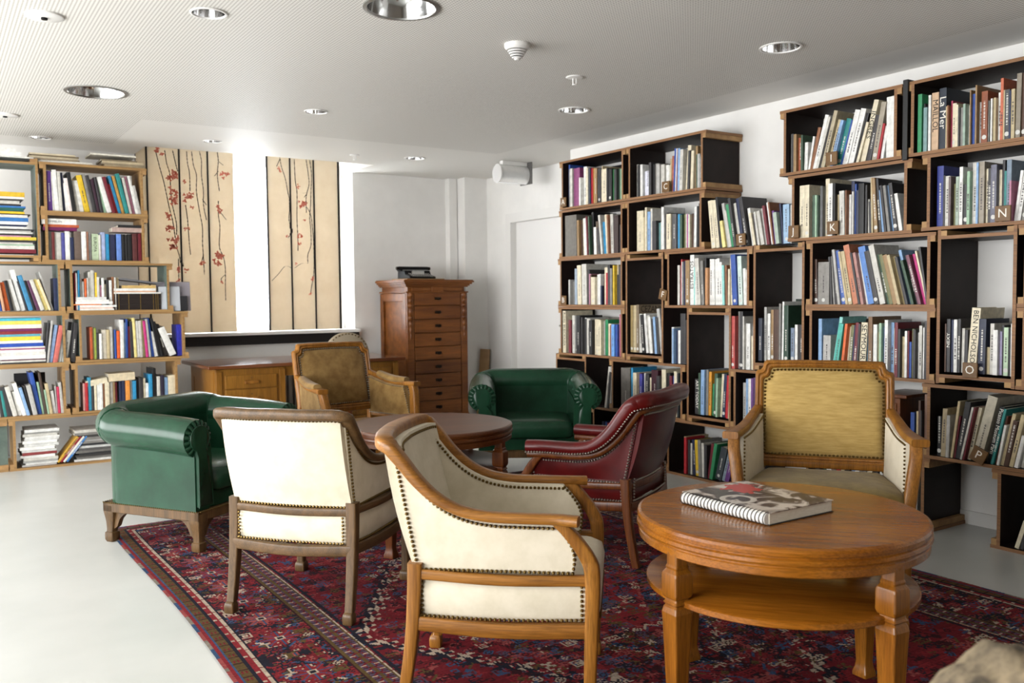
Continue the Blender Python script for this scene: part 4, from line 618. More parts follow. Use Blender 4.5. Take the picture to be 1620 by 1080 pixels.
# lying books, paper piles, letter signs
def flat_book(lb,x,y,z,w,th,d,col,rz=0,ty=0,group='books lying flat in the crates',wall='L',txt='',nm='book'):
    """book lying flat; spine towards the room; returns top height"""
    mb=MB(); c=min(.003,th*.16)
    mb.box(-w/2,w/2,0,d,0,c).box(-w/2,w/2,0,d,th-c,th).box(-w/2,w/2,-.001,c,0,th)
    nm='magazine' if 'magazine' in lb else 'paper_folder' if 'folder' in lb else 'paper_stack' if 'paper stack' in lb else 'book'
    o=mb.build(nm,BOOKM,None,0,0,(x,y,z),(0,ty,rz)); cc=hexc(col); o.color=(cc[0],cc[1],cc[2],0)
    MB().box(-w/2+.003,w/2-.003,c,d-.003,c,th-c).build('page_block',PAPER,o,0)
    tag(o,lb,nm.replace('_',' '),{'magazine':'magazines in piles'}.get(nm,group))
    if txt:
        t=text_mesh('spine_title',txt,.02,INK,o); k=min(w*.45/text_width(t.data),th*.9/.0145); t.scale=(k,k,1); t.rotation_euler=(R_(90),0,0); t.location=(-w*.15,-.0016,th/2)
    return o
nth=lambda i,n:'bottom' if i==0 else 'top' if i==n-1 else ordn(i)+' from the bottom'
def pile(items,x_right,z,where,y=YF+.02,left=None):
    for i,(col,th,w,dx) in enumerate(items):
        flat_book('%s flat book, %s in the pile %s'%(colname(col),nth(i,len(items)),where),x_right-w/2+dx,y+random.Random(i+w*100).uniform(0,.02),z,w,th,.22,col,random.Random(i*7).uniform(-.03,.03),)
        z+=th+.0005
    return z
u=1/5.142*7.1/1398*1.09      # metres per crop pixel at the left shelf
P1=[('7a2430',30,.30,0),('d8d4cc',26,.29,-.01),('9cbc9e',10,.28,-.012),('cbc8bf',14,.29,-.02),('2a2828',16,.27,0),('e0c440',24,.31,.004),('c890a8',10,.27,-.03),('2a2828',14,.28,-.01),('e6e5e0',12,.29,-.02),('b3b1ac',12,.28,-.03),('2a2a2c',10,.26,-.005),('e6e5e0',18,.27,-.05),('1c2648',14,.28,-.06),('e6e5e0',22,.27,-.05),('2f6fb0',30,.28,-.045),('d8d4cc',20,.28,-.05),('3a3634',8,.30,-.03),('dfba2c',16,.26,-.07),('1f5a50',28,.26,-.075),('3a7ac0',14,.27,-.06),('2a2828',14,.26,-.09),('cbc8bf',24,.25,-.10),('3a3634',12,.25,-.085),('e6e5e0',16,.26,-.07),('d8b030',36,.27,-.065)]
pile([(c,t*u*.93,w,dx) for c,t,w,dx in P1],.715,1.605+.066,'in the upright left crate')
P2=[('363436',10,.30,0),('cbc8bf',14,.31,.0),('5a2a3a',8,.30,0),('e6e5e0',30,.31,0),('d8d4cc',22,.30,0),('e6e5e0',20,.30,-.004),('a05070',10,.31,-.002),('d8d4cc',12,.30,-.002),('2b4fae',28,.30,-.012),('e6e5e0',20,.30,-.018),('e8cc40',30,.29,-.03),('60a8b8',18,.29,-.032),('8a2f34',24,.30,-.02),('6a2050',20,.30,-.022),('e6e0d0',30,.29,-.022),('f0d860',28,.29,-.022),('40b0c8',20,.29,-.024)]
pile([(c,t*u*.92,w,dx) for c,t,w,dx in P2],.755,.805+.019,'of striped books far left')
# the three dark gold lined volumes and what lies on them
z=1.207+.019
GOLD=mat('gold_tooling','a88c48',.35,.8)
for i in range(3):
    o=flat_book('dark brown gold lined volume, %s of the three lying flat'%('bottom','middle','top')[i],1.440,YF+.02,z,.36,.043,.25,'1e120e'); z+=.0435
    for x in (-.145,-.07,.02,.12,.14,.155): MB().box(x-.002,x+.002,-.0018,.002,.001,.042).build('gold_band',GOLD,o,0)
for i,(c,th,w,dx,nm) in enumerate((('e6e5e0',.012,.36,0,'white'),('d8a888',.010,.32,-.02,'pinkish'),('e6e5e0',.020,.32,-.02,'white'),('c8a868',.024,.26,.01,'golden'))):
    flat_book('%s flat book lying on the dark gold lined volumes, %s of four'%(nm,ORD[i]),1.44+dx,YF+.02,z,w,th,.24,c); z+=th+.0005
flat_book('dark grey book lying tilted on top of the dark gold lined volumes',1.46,YF+.03,z+.028,.33,.014,.24,'6a6a6e',0,R_(7))
z=1.207+.019
for i,(c,th,w,dx,nm) in enumerate((('e8e6e0',.012,.25,.02,'white'),('e6c8b8',.012,.24,.015,'pinkish'),('eeeeea',.016,.27,.03,'white'),('d87830',.008,.2,-.05,'orange'),('eceae6',.02,.27,.0,'white'),('e6e5e0',.014,.24,-.01,'white'),('d8d8d6',.02,.22,-.02,'white'))):
    flat_book('%s magazine, %s from the bottom of the white pile by the dark volumes'%(nm,ORD[i]),1.11+dx,YF-.002,z,w,th,.2,c,random.Random(i).uniform(-.05,.05)); z+=th+.0005
# lying on the EUROPA row
for x,zz,items,nm in ((.885,1.605+.247,(('6a1850',.026,.24,0,''),('b85a34',.020,.25,.01,''),('e6e5e0',.044,.245,-.005,'HOMMELEN')),'left end'),(1.385,1.605+.250,(('b09890',.036,.25,.0,''),('1a191b',.022,.2,.02,'')),'right end')):
    for c,th,w,dx,tx in items:
        flat_book('%s book lying across the %s of the EUROPA row'%(colname(c),nm),x+dx,YF+.02,zz,w,th,.17,c,0,0,txt=tx); zz+=th+.0005
# lying on the row behind the green armchair
flat_book('cream book lying tilted on the books behind the left green armchair',1.115,YF+.02,.405+.222,.16,.045,.2,'ddd2b6',0,R_(-9))
flat_book('thick cream book lying on the books behind the left green armchair',1.30,YF+.02,.405+.245,.2,.062,.2,'d8c8a8',0,R_(-2))
# magazine piles of the floor crate
RG=random.Random(3)
z=.02
for i in range(15):
    th=RG.uniform(.012,.024); c=RG.choice(['d8d8d4','e6e5e0','b8b6b2','cbc8bf','8a3a3a','e6e5e0','d8d8d4','a0a09c'])
    flat_book('%s magazine, %s in the left pile of the floor crate'%(colname(c),nth(i,15)),.685+RG.uniform(-.015,.03),YF+.015+RG.uniform(0,.02),z,.24,th,.28,c,RG.uniform(-.06,.06)); z+=th+.0004
z=.02
for i in range(14):
    th=RG.uniform(.012,.024); c=RG.choice(['3a3836','d8d8d4','b8b6b2','2a2a2c','cbc8bf','827f7a','e6e5e0','5a5856'])
    flat_book('%s magazine, %s in the right pile of the floor crate'%(colname(c),nth(i,14)),1.10+RG.uniform(-.02,.02),YF+.015+RG.uniform(0,.02),z,.30,th,.28,c,RG.uniform(-.06,.06)); z+=th+.0004
for i,(c,nm) in enumerate((('c89a30','golden'),('8a1c24','red'),('e0dcd0','cream'),('3a78b8','blue'))):
    a=R_(38); o=cover_mb(.016,.24,.2).build('book',BOOKM,None,0,0,(.815+i*.021,YF+.02,.032),(0,a,0)); cc=hexc(c); o.color=(*cc[:3],0); pages_mb(.016,.24,.2).build('page_block',PAPER,o,0)
    tag(o,'%s book leaning between the two magazine piles of the floor crate'%nm,'book','books standing in the crates')
# paper on top of the left shelf
z=2.396
for i,(c,th,x,w) in enumerate((('dcdad4',.012,.62,.30),('e6e5e0',.03,.52,.24),('e0ded8',.03,.50,.2))):
    flat_book('white paper stack, %s of three on the far left crate top'%ORD[i],x,YF+.03,z,w,th,.25,c,0,0,'papers on top of the left crates'); z+=th
z=2.376
for i,(c,th,x,w) in enumerate((('d8d4ca',.016,.93,.40),('8a7c66',.014,.88,.32),('b5a88e',.014,.86,.34),('6e6048',.012,.87,.33),('c2b498',.012,.85,.32))):
    flat_book('%s folder, %s of the pile above the purple book crate'%(colname(c),nth(i,5)),x,YF+.02,z,w,th,.28,c,RG.uniform(-.04,.04),0,'papers on top of the left crates'); z+=th
z=2.376
for i,(c,th,x,w) in enumerate((('a8987a',.014,1.37,.30),('8e8068',.014,1.36,.32),('b8a888',.016,1.36,.31),('7a6c54',.012,1.33,.27),('d8d2c4',.012,1.29,.34))):
    flat_book('%s folder, %s of the pile near the painted panels'%(colname(c),nth(i,5)),x,YF+.02,z+(.03 if i==4 else 0),w,th,.28,c,RG.uniform(-.04,.04),0,'papers on top of the left crates'); z+=th
NFLAT=0
# frames at the right end of the shelf
t=tag(MB().box(-.135,.135,0,.02,0,.245).build('picture_card',mat('lilac_grey_card','9a949c',.6),None,0,.004,(1.735,YF+.06,1.211),(R_(-6),0,0)),'lilac grey square card standing at the shelf end by the panels','card')
t=tag(MB().box(-.085,.085,0,.02,0,.205).build('picture_card',mat('pale_grey_card','c2c6cc',.35),None,0,.003,(1.69,YF+.02,1.211),(R_(-5),0,0)),'pale grey card leaning in front of the lilac card','card')
t=tag(MB().box(-.045,.045,0,.015,0,.125).build('picture_card',mat('black_card','2a2a2e',.4),None,0,.006,(1.79,YF+.028,1.211),(R_(-4),0,0)),'small dark card beside the pale grey card','card')
# big covers standing behind the other books
def cover_board(lb,u,z,w,h,col,back,wall='R',txt=''):
    loc=(XF+back,-u,z) if wall=='R' else (u,YF+back,z)
    o=MB().box(-w/2,w/2,0,.018,0,h).build('book',BOOKM,None,0,.001,loc,(R_(-4),0,R_(-90) if wall=='R' else 0)); c=hexc(col); o.color=(*c[:3],0)
    MB().box(-w/2+.003,w/2-.003,.003,.0155,.001,h+.0003).build('page_block',PAPER,o,0)
    tag(o,lb,'book','large books standing face out behind the rows')
    if txt:
        t=text_mesh('cover_title',txt,.06,mat('faded_title','1e160e',.7),o); k=w*.86/text_width(t.data); t.scale=(k,k,1); t.rotation_euler=(R_(90),0,0); t.location=(0,-.0012,h-.032)
    return o
cover_board('large black book standing behind the row of the letter A crate',-5.75,2.05,.30,.33,'1a191a',.27,txt='')
cover_board('large grey book standing behind the row below letter B',-5.55,.828,.30,.30,'77736c',.24)
cover_board('large dark green book in the upright crate left of the blue books',-3.70,.873,.19,.40,'16241a',.20)
cover_board('large black book behind the left row, second from the floor',.66,.424,.22,.31,'1c1a1b',.25,'L')
cover_board('large dark book behind the row of the SEYMOUR crate',-3.22,.836,.30,.315,'332c28',.26)
cover_board('large dark book behind the row of the top right corner crate',-2.62,2.066,.24,.285,'3c342c',.28)
cover_board('large blue grey book behind the row below letter C',-4.62,1.64,.24,.285,'2f5a70',.27)
# signs with letters
SIGN=noise_mat('sign_wood','5e3f1a','74521f',20,.5)
def sign(ch,u,z,rot=0,s=.078,out=.0):
    lb='small brown sign with the white letter '+ch if ch else 'small plain brown sign between the green and red armchairs'
    t=thing('letter_sign',lb,'sign',(XF-.012-out,-u,z),R_(-90),'letter signs on the crates'); t.rotation_euler=(0,R_(rot),R_(-90))
    MB().box(-s/2,s/2,0,.010,0,s).build('plate',SIGN,t,bevel=.002)
    if ch: x=text_mesh('letter',ch,.062,WHITEINK,t); x.rotation_euler=(R_(90),0,0); x.location=(0,-.0006,s*.5)
SG=[('A',-6.0,2.055,0),('B',-6.007,1.231,0),('C',-4.762,2.05,0),('E',-4.05,1.627,-3),('F',-4.802,1.271,14),('I',-3.355,2.063,0),('J',-3.626,1.65,0),('K',-3.342,1.655,0),('N',-2.348,1.656,0),('O',-2.501,.862,0),('P',-2.464,.43,24),('',-5.103,.42,0)]
for ch,u,zz,rr in SG: sign(ch,u,zz,rr)
# ------------------------------------------------------------ cream and red armchairs (swept rail from arm over the back)
def leg_mb(top,bot,w0,w1,foot=True,bow=(0,0)):
    P=[]; n=10; mb=MB(); rings=[]
    for i in range(n+1):
        t=i/n; x=top[0]+(bot[0]-top[0])*t+bow[0]*math.sin(math.pi*t); y=top[1]+(bot[1]-top[1])*t+bow[1]*math.sin(math.pi*t); z=top[2]+(bot[2]-top[2])*t
        w=w0+(w1-w0)*t; rings.append([(x+a,y+b,z) for a,b in rrect(w,w,w*.14,2)])
    if foot:
        z0=bot[2]; k=w1
        for z,w in ((z0+.045,k),(z0+.040,k*1.18),(z0+.030,k*1.32),(z0+.006,k*1.28),(z0,k*1.15)):
            if z==z0+.045:
                rings=[r for r in rings if r[0][2]>z+.002]
            rings.append([(bot[0]+a,bot[1]+b,z) for a,b in rrect(w,w,w*.14,2)])
    return mb.loft(rings)
def rail_chair(name,label,cat,loc,fwd,P):
    t=thing(name,label,cat,(*loc,.006),facing(*fwd),P.get('group'))
    W_=P['w']; az=P['arm']; tz=P['top']; wd,wdx,up=P['wood'],P['woodx'],P['cloth']; nl=P['nail']; z0=P.get('zb',.457); zs=.305
    hw=W_/2
    # side profile of the rail (y,z) from the arm tip to the top back corner
    prof=[(.245,az-.002),(.17,az),(.07,az+.001),(-.03,az+.004),(-.115,az+.020),(-.185,az+(tz-az)*.25),(-.243,az+(tz-az)*.48),(-.292,az+(tz-az)*.75),(-.333,tz-.006)]
    sp=spline([(hw+.012*(1-i/8)+ (.012 if i==0 else 0),y,z) for i,(y,z) in enumerate(prof)],6)
    topm=spline([sp[-1],(hw-.012,-.352,tz+.004),(hw-.05,-.366,tz+.008),(hw*.45,-.385,tz+.008),(0,-.39,tz+.010)],6)
    half=list(sp)+topm[1:]; full=half+[Vector((-p.x,p.y,p.z)) for p in half[-2::-1]]
    n=len(full); ns=len(sp)
    def sec(i,tt):
        k=min(i,n-1-i)/(ns-1); b=min(1,max(0,(k-.55)/.45)); w=.046+.012*b; h=.032+.010*b
        if P.get('pad'): w,h=.040,.034
        return rrect(w,h,.013,3,0,-.002)
    MB().sweep(full,sec).build('arm_rail',[wdx],t,1.0)
    if P.get('pad'):
        def secp(i,tt): 
            k=min(i,n-1-i)/(ns-1); b=min(1,max(0,(k-.45)/.5)); return rrect(.078+.01*b,.062+.012*b,.028,4,-.012+.0*b,.038+.004*b)
        MB().sweep(full,secp).build('arm_pad',[P['cloth']],t,1.2)
        pn=[]
        for i in range(n):
            T_=(full[min(i+1,n-1)]-full[max(i-1,0)]).normalized(); Sd=T_.cross(Vector((0,0,1))).normalized(); pn.append(full[i]-Sd*.047+Sd.cross(T_)*.015)
        stuff(MB().nails(pn).build('nail_trim',nl,t))
    # upholstered sides: grid between lower rail and rail
    m=22; topside=resample(sp,m); lo_front,lo_rear=.225,-.262
    cut=[p for p in resample(sp,80) if p.y<.165]; topside=resample(cut,m)
    for s in (1,-1):
        A=[];B=[]
        for j in range(m):
            q=topside[j]; k=j/(m-1); yb=lo_front+(lo_rear-lo_front)*k; ca=[];cb=[]
            for i in range(7):
                v=i/6; y=yb+(q.y-yb)*v+(.03*math.sin(math.pi*v)*(1-k)**3); z=z0+(q.z-.01-z0)*v; x=(hw-.012)+(q.x-hw+.004)*v+.006*math.sin(math.pi*v)*math.sin(math.pi*min(1,k*1.1))
                ca.append((s*x,y,z)); cb.append((s*(x-.036-.008*math.sin(math.pi*v)),y,z))
            A.append(ca);B.append(cb)
        MB().slab(A,B).build('arm_panel',up,t,1.0)
        nm=MB(); o=.004*s
        nm.nails([(p[0]+o,p[1],p[2]) for p in [a[0] for a in A]]); nm.nails([(a[6][0]+o*1.6,a[6][1]+.004,a[6][2]-.021) for a in A]); nm.nails([(p[0]+o,p[1],p[2]) for p in A[0]]); nm.nails([(p[0]+o,p[1]+.008,p[2]) for p in A[-1]])
        nm.nails([(b[6][0]-o,b[6][1],b[6][2]-.012) for b in B]); nm.nails([(p[0]-o,p[1],p[2]) for p in B[0]])
        stuff(nm.build('nail_trim',nl,t))
        # front post with S curve running into the leg
        fp=spline([(s*(hw+.006),.185,az-.012),(s*(hw+.004),.222,az-.05),(s*hw,.268,az-.115),(s*(hw-.005),.285,z0-.01),(s*(hw-.01),.280,.25),(s*(hw-.012),.272,0)],5)
        def pw(i,tt): k=.05-.014*max(0,(tt-.45)/.55); return rrect(.040 if tt<.5 else k*.95,k,.007,2)
        rings=[]; 
        for i,p in enumerate(fp):
            tt=i/(len(fp)-1); rings.append([(p.x+a,p.y+b,p.z) for a,b in pw(i,tt)])
        lm=MB().loft(rings)
        if P.get('foot'):
            b=fp[-1]; lm.loft([[(b.x+a,b.y+c,z) for a,c in rrect(w,w,.006,2)] for z,w in ((.045,.037),(.038,.046),(.028,.05),(.004,.048),(0.0,.044))])
        lm.build('leg',wd,t,.9)
        leg_mb((s*(hw-.014),-.262,z0+.02),(s*(hw-.012),-.315,0),.046,.034,P.get('foot'),(0,.012)).build('leg',wd,t,.9)
    # back panel
    A=[];B=[]; cols=19
    bt=[p for p in full if abs(p.x)<hw-.012 and p.y<-.3]
    bt=resample(bt,cols)
    for j in range(cols):
        q=bt[j]; k=j/(cols-1); x0=(hw-.014)*(1-2*k); ca=[];cb=[]
        for i in range(8):
            v=i/7; y=-.268-.02*math.sin(math.pi*k)+(q.y-.004+.268+.02*math.sin(math.pi*k))*v-.012*math.sin(math.pi*v); x=x0+(q.x-x0)*v; z=z0+(q.z-.012-z0)*v
            ca.append((x,y,z)); cb.append((x*.96,y+.055+.012*math.sin(math.pi*v),z))
        A.append(ca);B.append(cb)
    MB().slab(A,B).build('back_panel',up,t,1.0)
    nm=MB(); nm.nails([(a[0][0],a[0][1]-.004,a[0][2]) for a in A]); nm.nails([(a[7][0],a[7][1]-.004,a[7][2]-.012) for a in A])
    nm.nails([(b[7][0],b[7][1]+.004,b[7][2]-.014) for b in B])
    stuff(nm.build('nail_trim',nl,t))
    # rails under the panels and round the seat
    pr=MB(); zz=z0-.018
    for s in (1,-1): pr.sweep(spline([(s*(hw-.012),.27,zz-.004),(s*(hw-.006),0,zz-.008),(s*(hw-.012),-.262,zz+.004)],5),rrect(.03,.032,.006,2))
    pr.sweep(spline([(-(hw-.014),-.268,zz),(0,-.288,zz-.004),((hw-.014),-.268,zz)],6),rrect(.03,.034,.006,2)); pr.build('panel_rail',wdx,t,1)
    sr=MB(); zz=zs-.02
    for s in (1,-1): sr.sweep(spline([(s*(hw-.014),.275,zz-.004),(s*(hw-.006),0,zz-.010),(s*(hw-.014),-.272,zz+.004)],5),rrect(.034,.046,.006,2))
    sr.sweep(spline([(-(hw-.014),-.275,zz),(0,-.298,zz-.008),((hw-.014),-.275,zz)],6),rrect(.034,.046,.006,2)).sweep([(-(hw-.014),.282,zz),((hw-.014),.282,zz)],rrect(.034,.046,.006,2)); sr.build('seat_rail',wdx,t,1)
    # seat box
    rings=[]
    for z,g in ((zs,.0),(zs+.03,.008),(zs+.08,.012),(zs+.115,.004),(zs+.132,-.02),(zs+.14,-.06),(zs+.145,-.15)):
        rings.append([(a,b,z) for a,b in [(q[0],q[1]) for q in rrect(2*(hw-.018)+2*g,.575+2*g,.05,4,0,.012)]])
    MB().loft(rings).build('seat',P.get('seat',up),t,1.0)
    nm=MB()
    for s in (1,-1): nm.nails([(s*(hw-.004+.004*math.sin(math.pi*k/12)),.25-.50*k/12,zs+.010-.006*math.sin(math.pi*k/12)) for k in range(13)]); nm.nails([(s*(hw-.006),.252,zs+.01),(s*(hw-.004),.252,zs+.12)]); nm.nails([(s*(hw-.006),-.242,zs+.01),(s*(hw-.004),-.242,zs+.12)]); nm.nails([(s*(hw-.045),-.291,zs+.01),(s*(hw-.045),-.292,zs+.12)])
    nm.nails([(-hw+.04+(2*hw-.08)*k/10,-.29-.014*math.sin(math.pi*k/10),zs+.008) for k in range(11)]); nm.nails([(-hw+.04,.305,zs+.01),(hw-.04,.305,zs+.01)])
    stuff(nm.build('nail_trim',nl,t))
    return t
rail_chair('armchair','cream linen armchair with golden oak arms and brass nails, nearest the camera','armchair',(1.604,2.452),(.76,-.65),dict(w=.55,arm=.628,top=.845,wood=OAK,woodx=OAKX,cloth=CREAM,nail=BRASS,foot=True,group='cream armchairs'))
rail_chair('armchair','cream linen armchair with dark greyed oak frame, seen from behind','armchair',(1.42,3.66),(.755,.655),dict(w=.56,arm=.62,top=.835,wood=OAKD,woodx=OAKDX,cloth=CREAM,nail=BRASS,foot=True,group='cream armchairs'))
rail_chair('armchair','oxblood red leather armchair with nail trim and dark wood','armchair',(2.86,3.55),(-.47,.883),dict(w=.54,arm=.515,top=.755,zb=.40,wood=MAHOG,woodx=MAHOG,cloth=REDL,nail=SILVER,pad=True))
# ------------------------------------------------------------ green club chairs
def club_chair(label,loc,fwd):
    t=thing('club_chair',label,'armchair',(*loc,0),facing(*fwd),'green leather club chairs')
    hw,fd,bd=.35,.31,-.29; r=.075
    half=[(hw,fd,0),(hw,.2,0),(hw,.05,0),(hw,bd+r,0)]
    for k in range(1,9): a=R_(90*k/9); half.append((hw-r+r*math.cos(a),bd+r-r*math.sin(a),0))
    half+=[(hw-r,bd,0),(.1,bd,0),(0,bd,0)]
    full=half+[(-x,y,z) for x,y,z in half[-2::-1]]
    full=[tuple(p) for p in full]
    n=len(full)
    def sec(i,tt):
        b=math.sin(math.pi*tt)**.8; rz=.592+.06*b; rr=.098; out=[]
        out+=[(-.075,.24),(-.082,.34),(-.075,.45),(-.070,rz-.03)]
        for k in range(15):
            a=R_(205-k*(275/14)); out.append((.026+rr*math.cos(a),rz+rr*math.sin(a)))
        out+=[(.050,rz-.075),(.050,.42),(.050,.30),(.050,.215),(-.04,.215)]
        return [(-a if 0 else a,z) for a,z in out]
    # the sweep's side vector points outwards on this path direction (right arm first)
    def sec2(i,tt): return sec(i,tt)
    mb=MB(); P=[Vector(p) for p in full]; rings=[]
    for i in range(n):
        T_=(P[min(i+1,n-1)]-P[max(i-1,0)]).normalized(); out=Vector((-T_.y,T_.x,0))*(1)
        c=Vector((0,.05,0)); 
        if out.dot(P[i]-c)<0: out=-out
        rings.append([P[i]+out*a+Vector((0,0,z)) for a,z in sec(i,i/(n-1))])
    mb.loft(rings); mb.build('shell',GREENL,t,1.1)
    # fronts of the arms: rounded shield with pleats round the roll
    for s in (1,-1):
        cx,cz=s*(hw+.024),.592; o=[]
        for k in range(17):
            a=R_(-62+k*(304/16)) ; o.append((cx+s*.066*math.cos(a),cz+.066*math.sin(a)))
        o+=[(cx-s*.064,cz-.10),(cx-s*.085,.24),(cx+s*.018,.24),(cx+s*.018,cz-.10)]
        f=MB().loft([[(x,fd-.01,z) for x,z in o],[(x,fd+.014,z) for x,z in o],[(cx+(x-cx)*.9,fd+.020,cz+(z-cz)*.985) for x,z in o]])
        f.build('arm_front',GREENL,t,.9)
        pl=MB()
        for k in range(15):
            a=R_(-50+k*280/14); x,z=cx+s*.081*math.cos(a),cz+.081*math.sin(a)
            pl.sweep([(x-s*.016*math.cos(a),fd+.010,z-.016*math.sin(a)),(x+s*.002*math.cos(a),fd+.008,z+.002*math.sin(a)),(x+s*.014*math.cos(a),fd-.004,z+.014*math.sin(a))],[(.0095*math.cos(e),.005*math.sin(e)) for e in [6.283*j/6 for j in range(6)]],up=(0,1,.01))
        stuff(pl.build('pleats',GREENL,t,1.2))
        wp=[(p[0],fd+.016,p[1]) for p in o[:-1]]; MB().sweep(wp,[(.004*math.cos(e),.004*math.sin(e)) for e in [6.283*j/6 for j in range(6)]],up=(0,1,0)).build('piping',GREENL,t,1)
        # seams from the arm into the back
        i=5 if s==1 else n-6; seam=[rings[i][k] for k in range(0,19)]; seam=[Vector(q)+(Vector((0,.0,.001))) for q in seam]
        MB().sweep(resample(seam,30),[(.0035*math.cos(e),.0035*math.sin(e)) for e in [6.283*j/6 for j in range(6)]],up=(1,.01,0)).build('seam',GREENL,t,1)
    # seat cushion and front apron
    rg=[[(a,b,z) for a,b in rrect(2*(hw-.075)+2*g,.60+2*g,.06,4,0,.03)] for z,g in ((.30,-.01),(.32,.002),(.37,.004),(.405,-.008),(.42,-.03),(.432,-.09),(.44,-.18))]
    MB().loft(rg).build('seat_cushion',GREENL,t,1.0)
    MB().box(-(hw-.07),hw-.07,fd-.05,fd-.012,.215,.315).build('front_apron',GREENL,t,.6,.008)
    # wooden base
    B=MB(); x,y0,y1=hw+.048,bd-.048,fd+.014
    B.box(-x,x,y1-.03,y1,.165,.218).box(-x,x,y0,y0+.03,.165,.218).box(-x,-x+.03,y0,y1,.165,.218).box(x-.03,x,y0,y1,.165,.218)
    B.build('base_frame',MAHOG if 0 else OAKD,t,.6,.004)
    nm=MB().nails([(-x-.002,y1,.216),(-x-.002,y0,.216),(x+.002,y0,.216),(x+.002,y1,.216)],.014,.0045).nails([(-x,y1+.003,.216),(x,y1+.003,.216)],.014,.0045); stuff(nm.build('nail_trim',BRASS,t))
    for sx in (1,-1):
        for fy in (y1-.035,y0+.035):
            sy=1 if fy>0 else -1; c=(sx*(x-.036),fy)
            rings_=[]
            for z,w,o in ((.20,.072,0),(.165,.072,0),(.145,.066,.0),(.11,.052,.002),(.07,.044,.004),(.055,.044,.005),(.050,.056,.005),(.034,.058,.005),(.012,.056,.005),(0,.046,.005)):
                rings_.append([(c[0]+sx*o+a,c[1]+sy*o+b,z) for a,b in rrect(w,w,.008,2)])
            leg=MB().loft(rings_)
            # curved bracket running into the frame
            for dx,dy in ((-sx,0),(0,-sy)):
                pts=[(0,.166),(.10,.166),(.065,.150),(.04,.125),(.022,.085),(0,.07)]
                th=.014; a=[(c[0]+dx*(.02+u)+abs(dy)*th,c[1]+dy*(.02+u)+abs(dx)*th,z) for u,z in pts]; b=[(c[0]+dx*(.02+u)-abs(dy)*th,c[1]+dy*(.02+u)-abs(dx)*th,z) for u,z in pts]
                leg.loft([a,b])
            leg.build('leg',OAKD,t,.7)
    return t
club_chair('green leather club chair at the left, beside the white chair back',(1.27,5.10),(.55,-.835))
club_chair('green leather club chair facing the camera behind the round table',(3.72,5.36),(-.53,-.848))
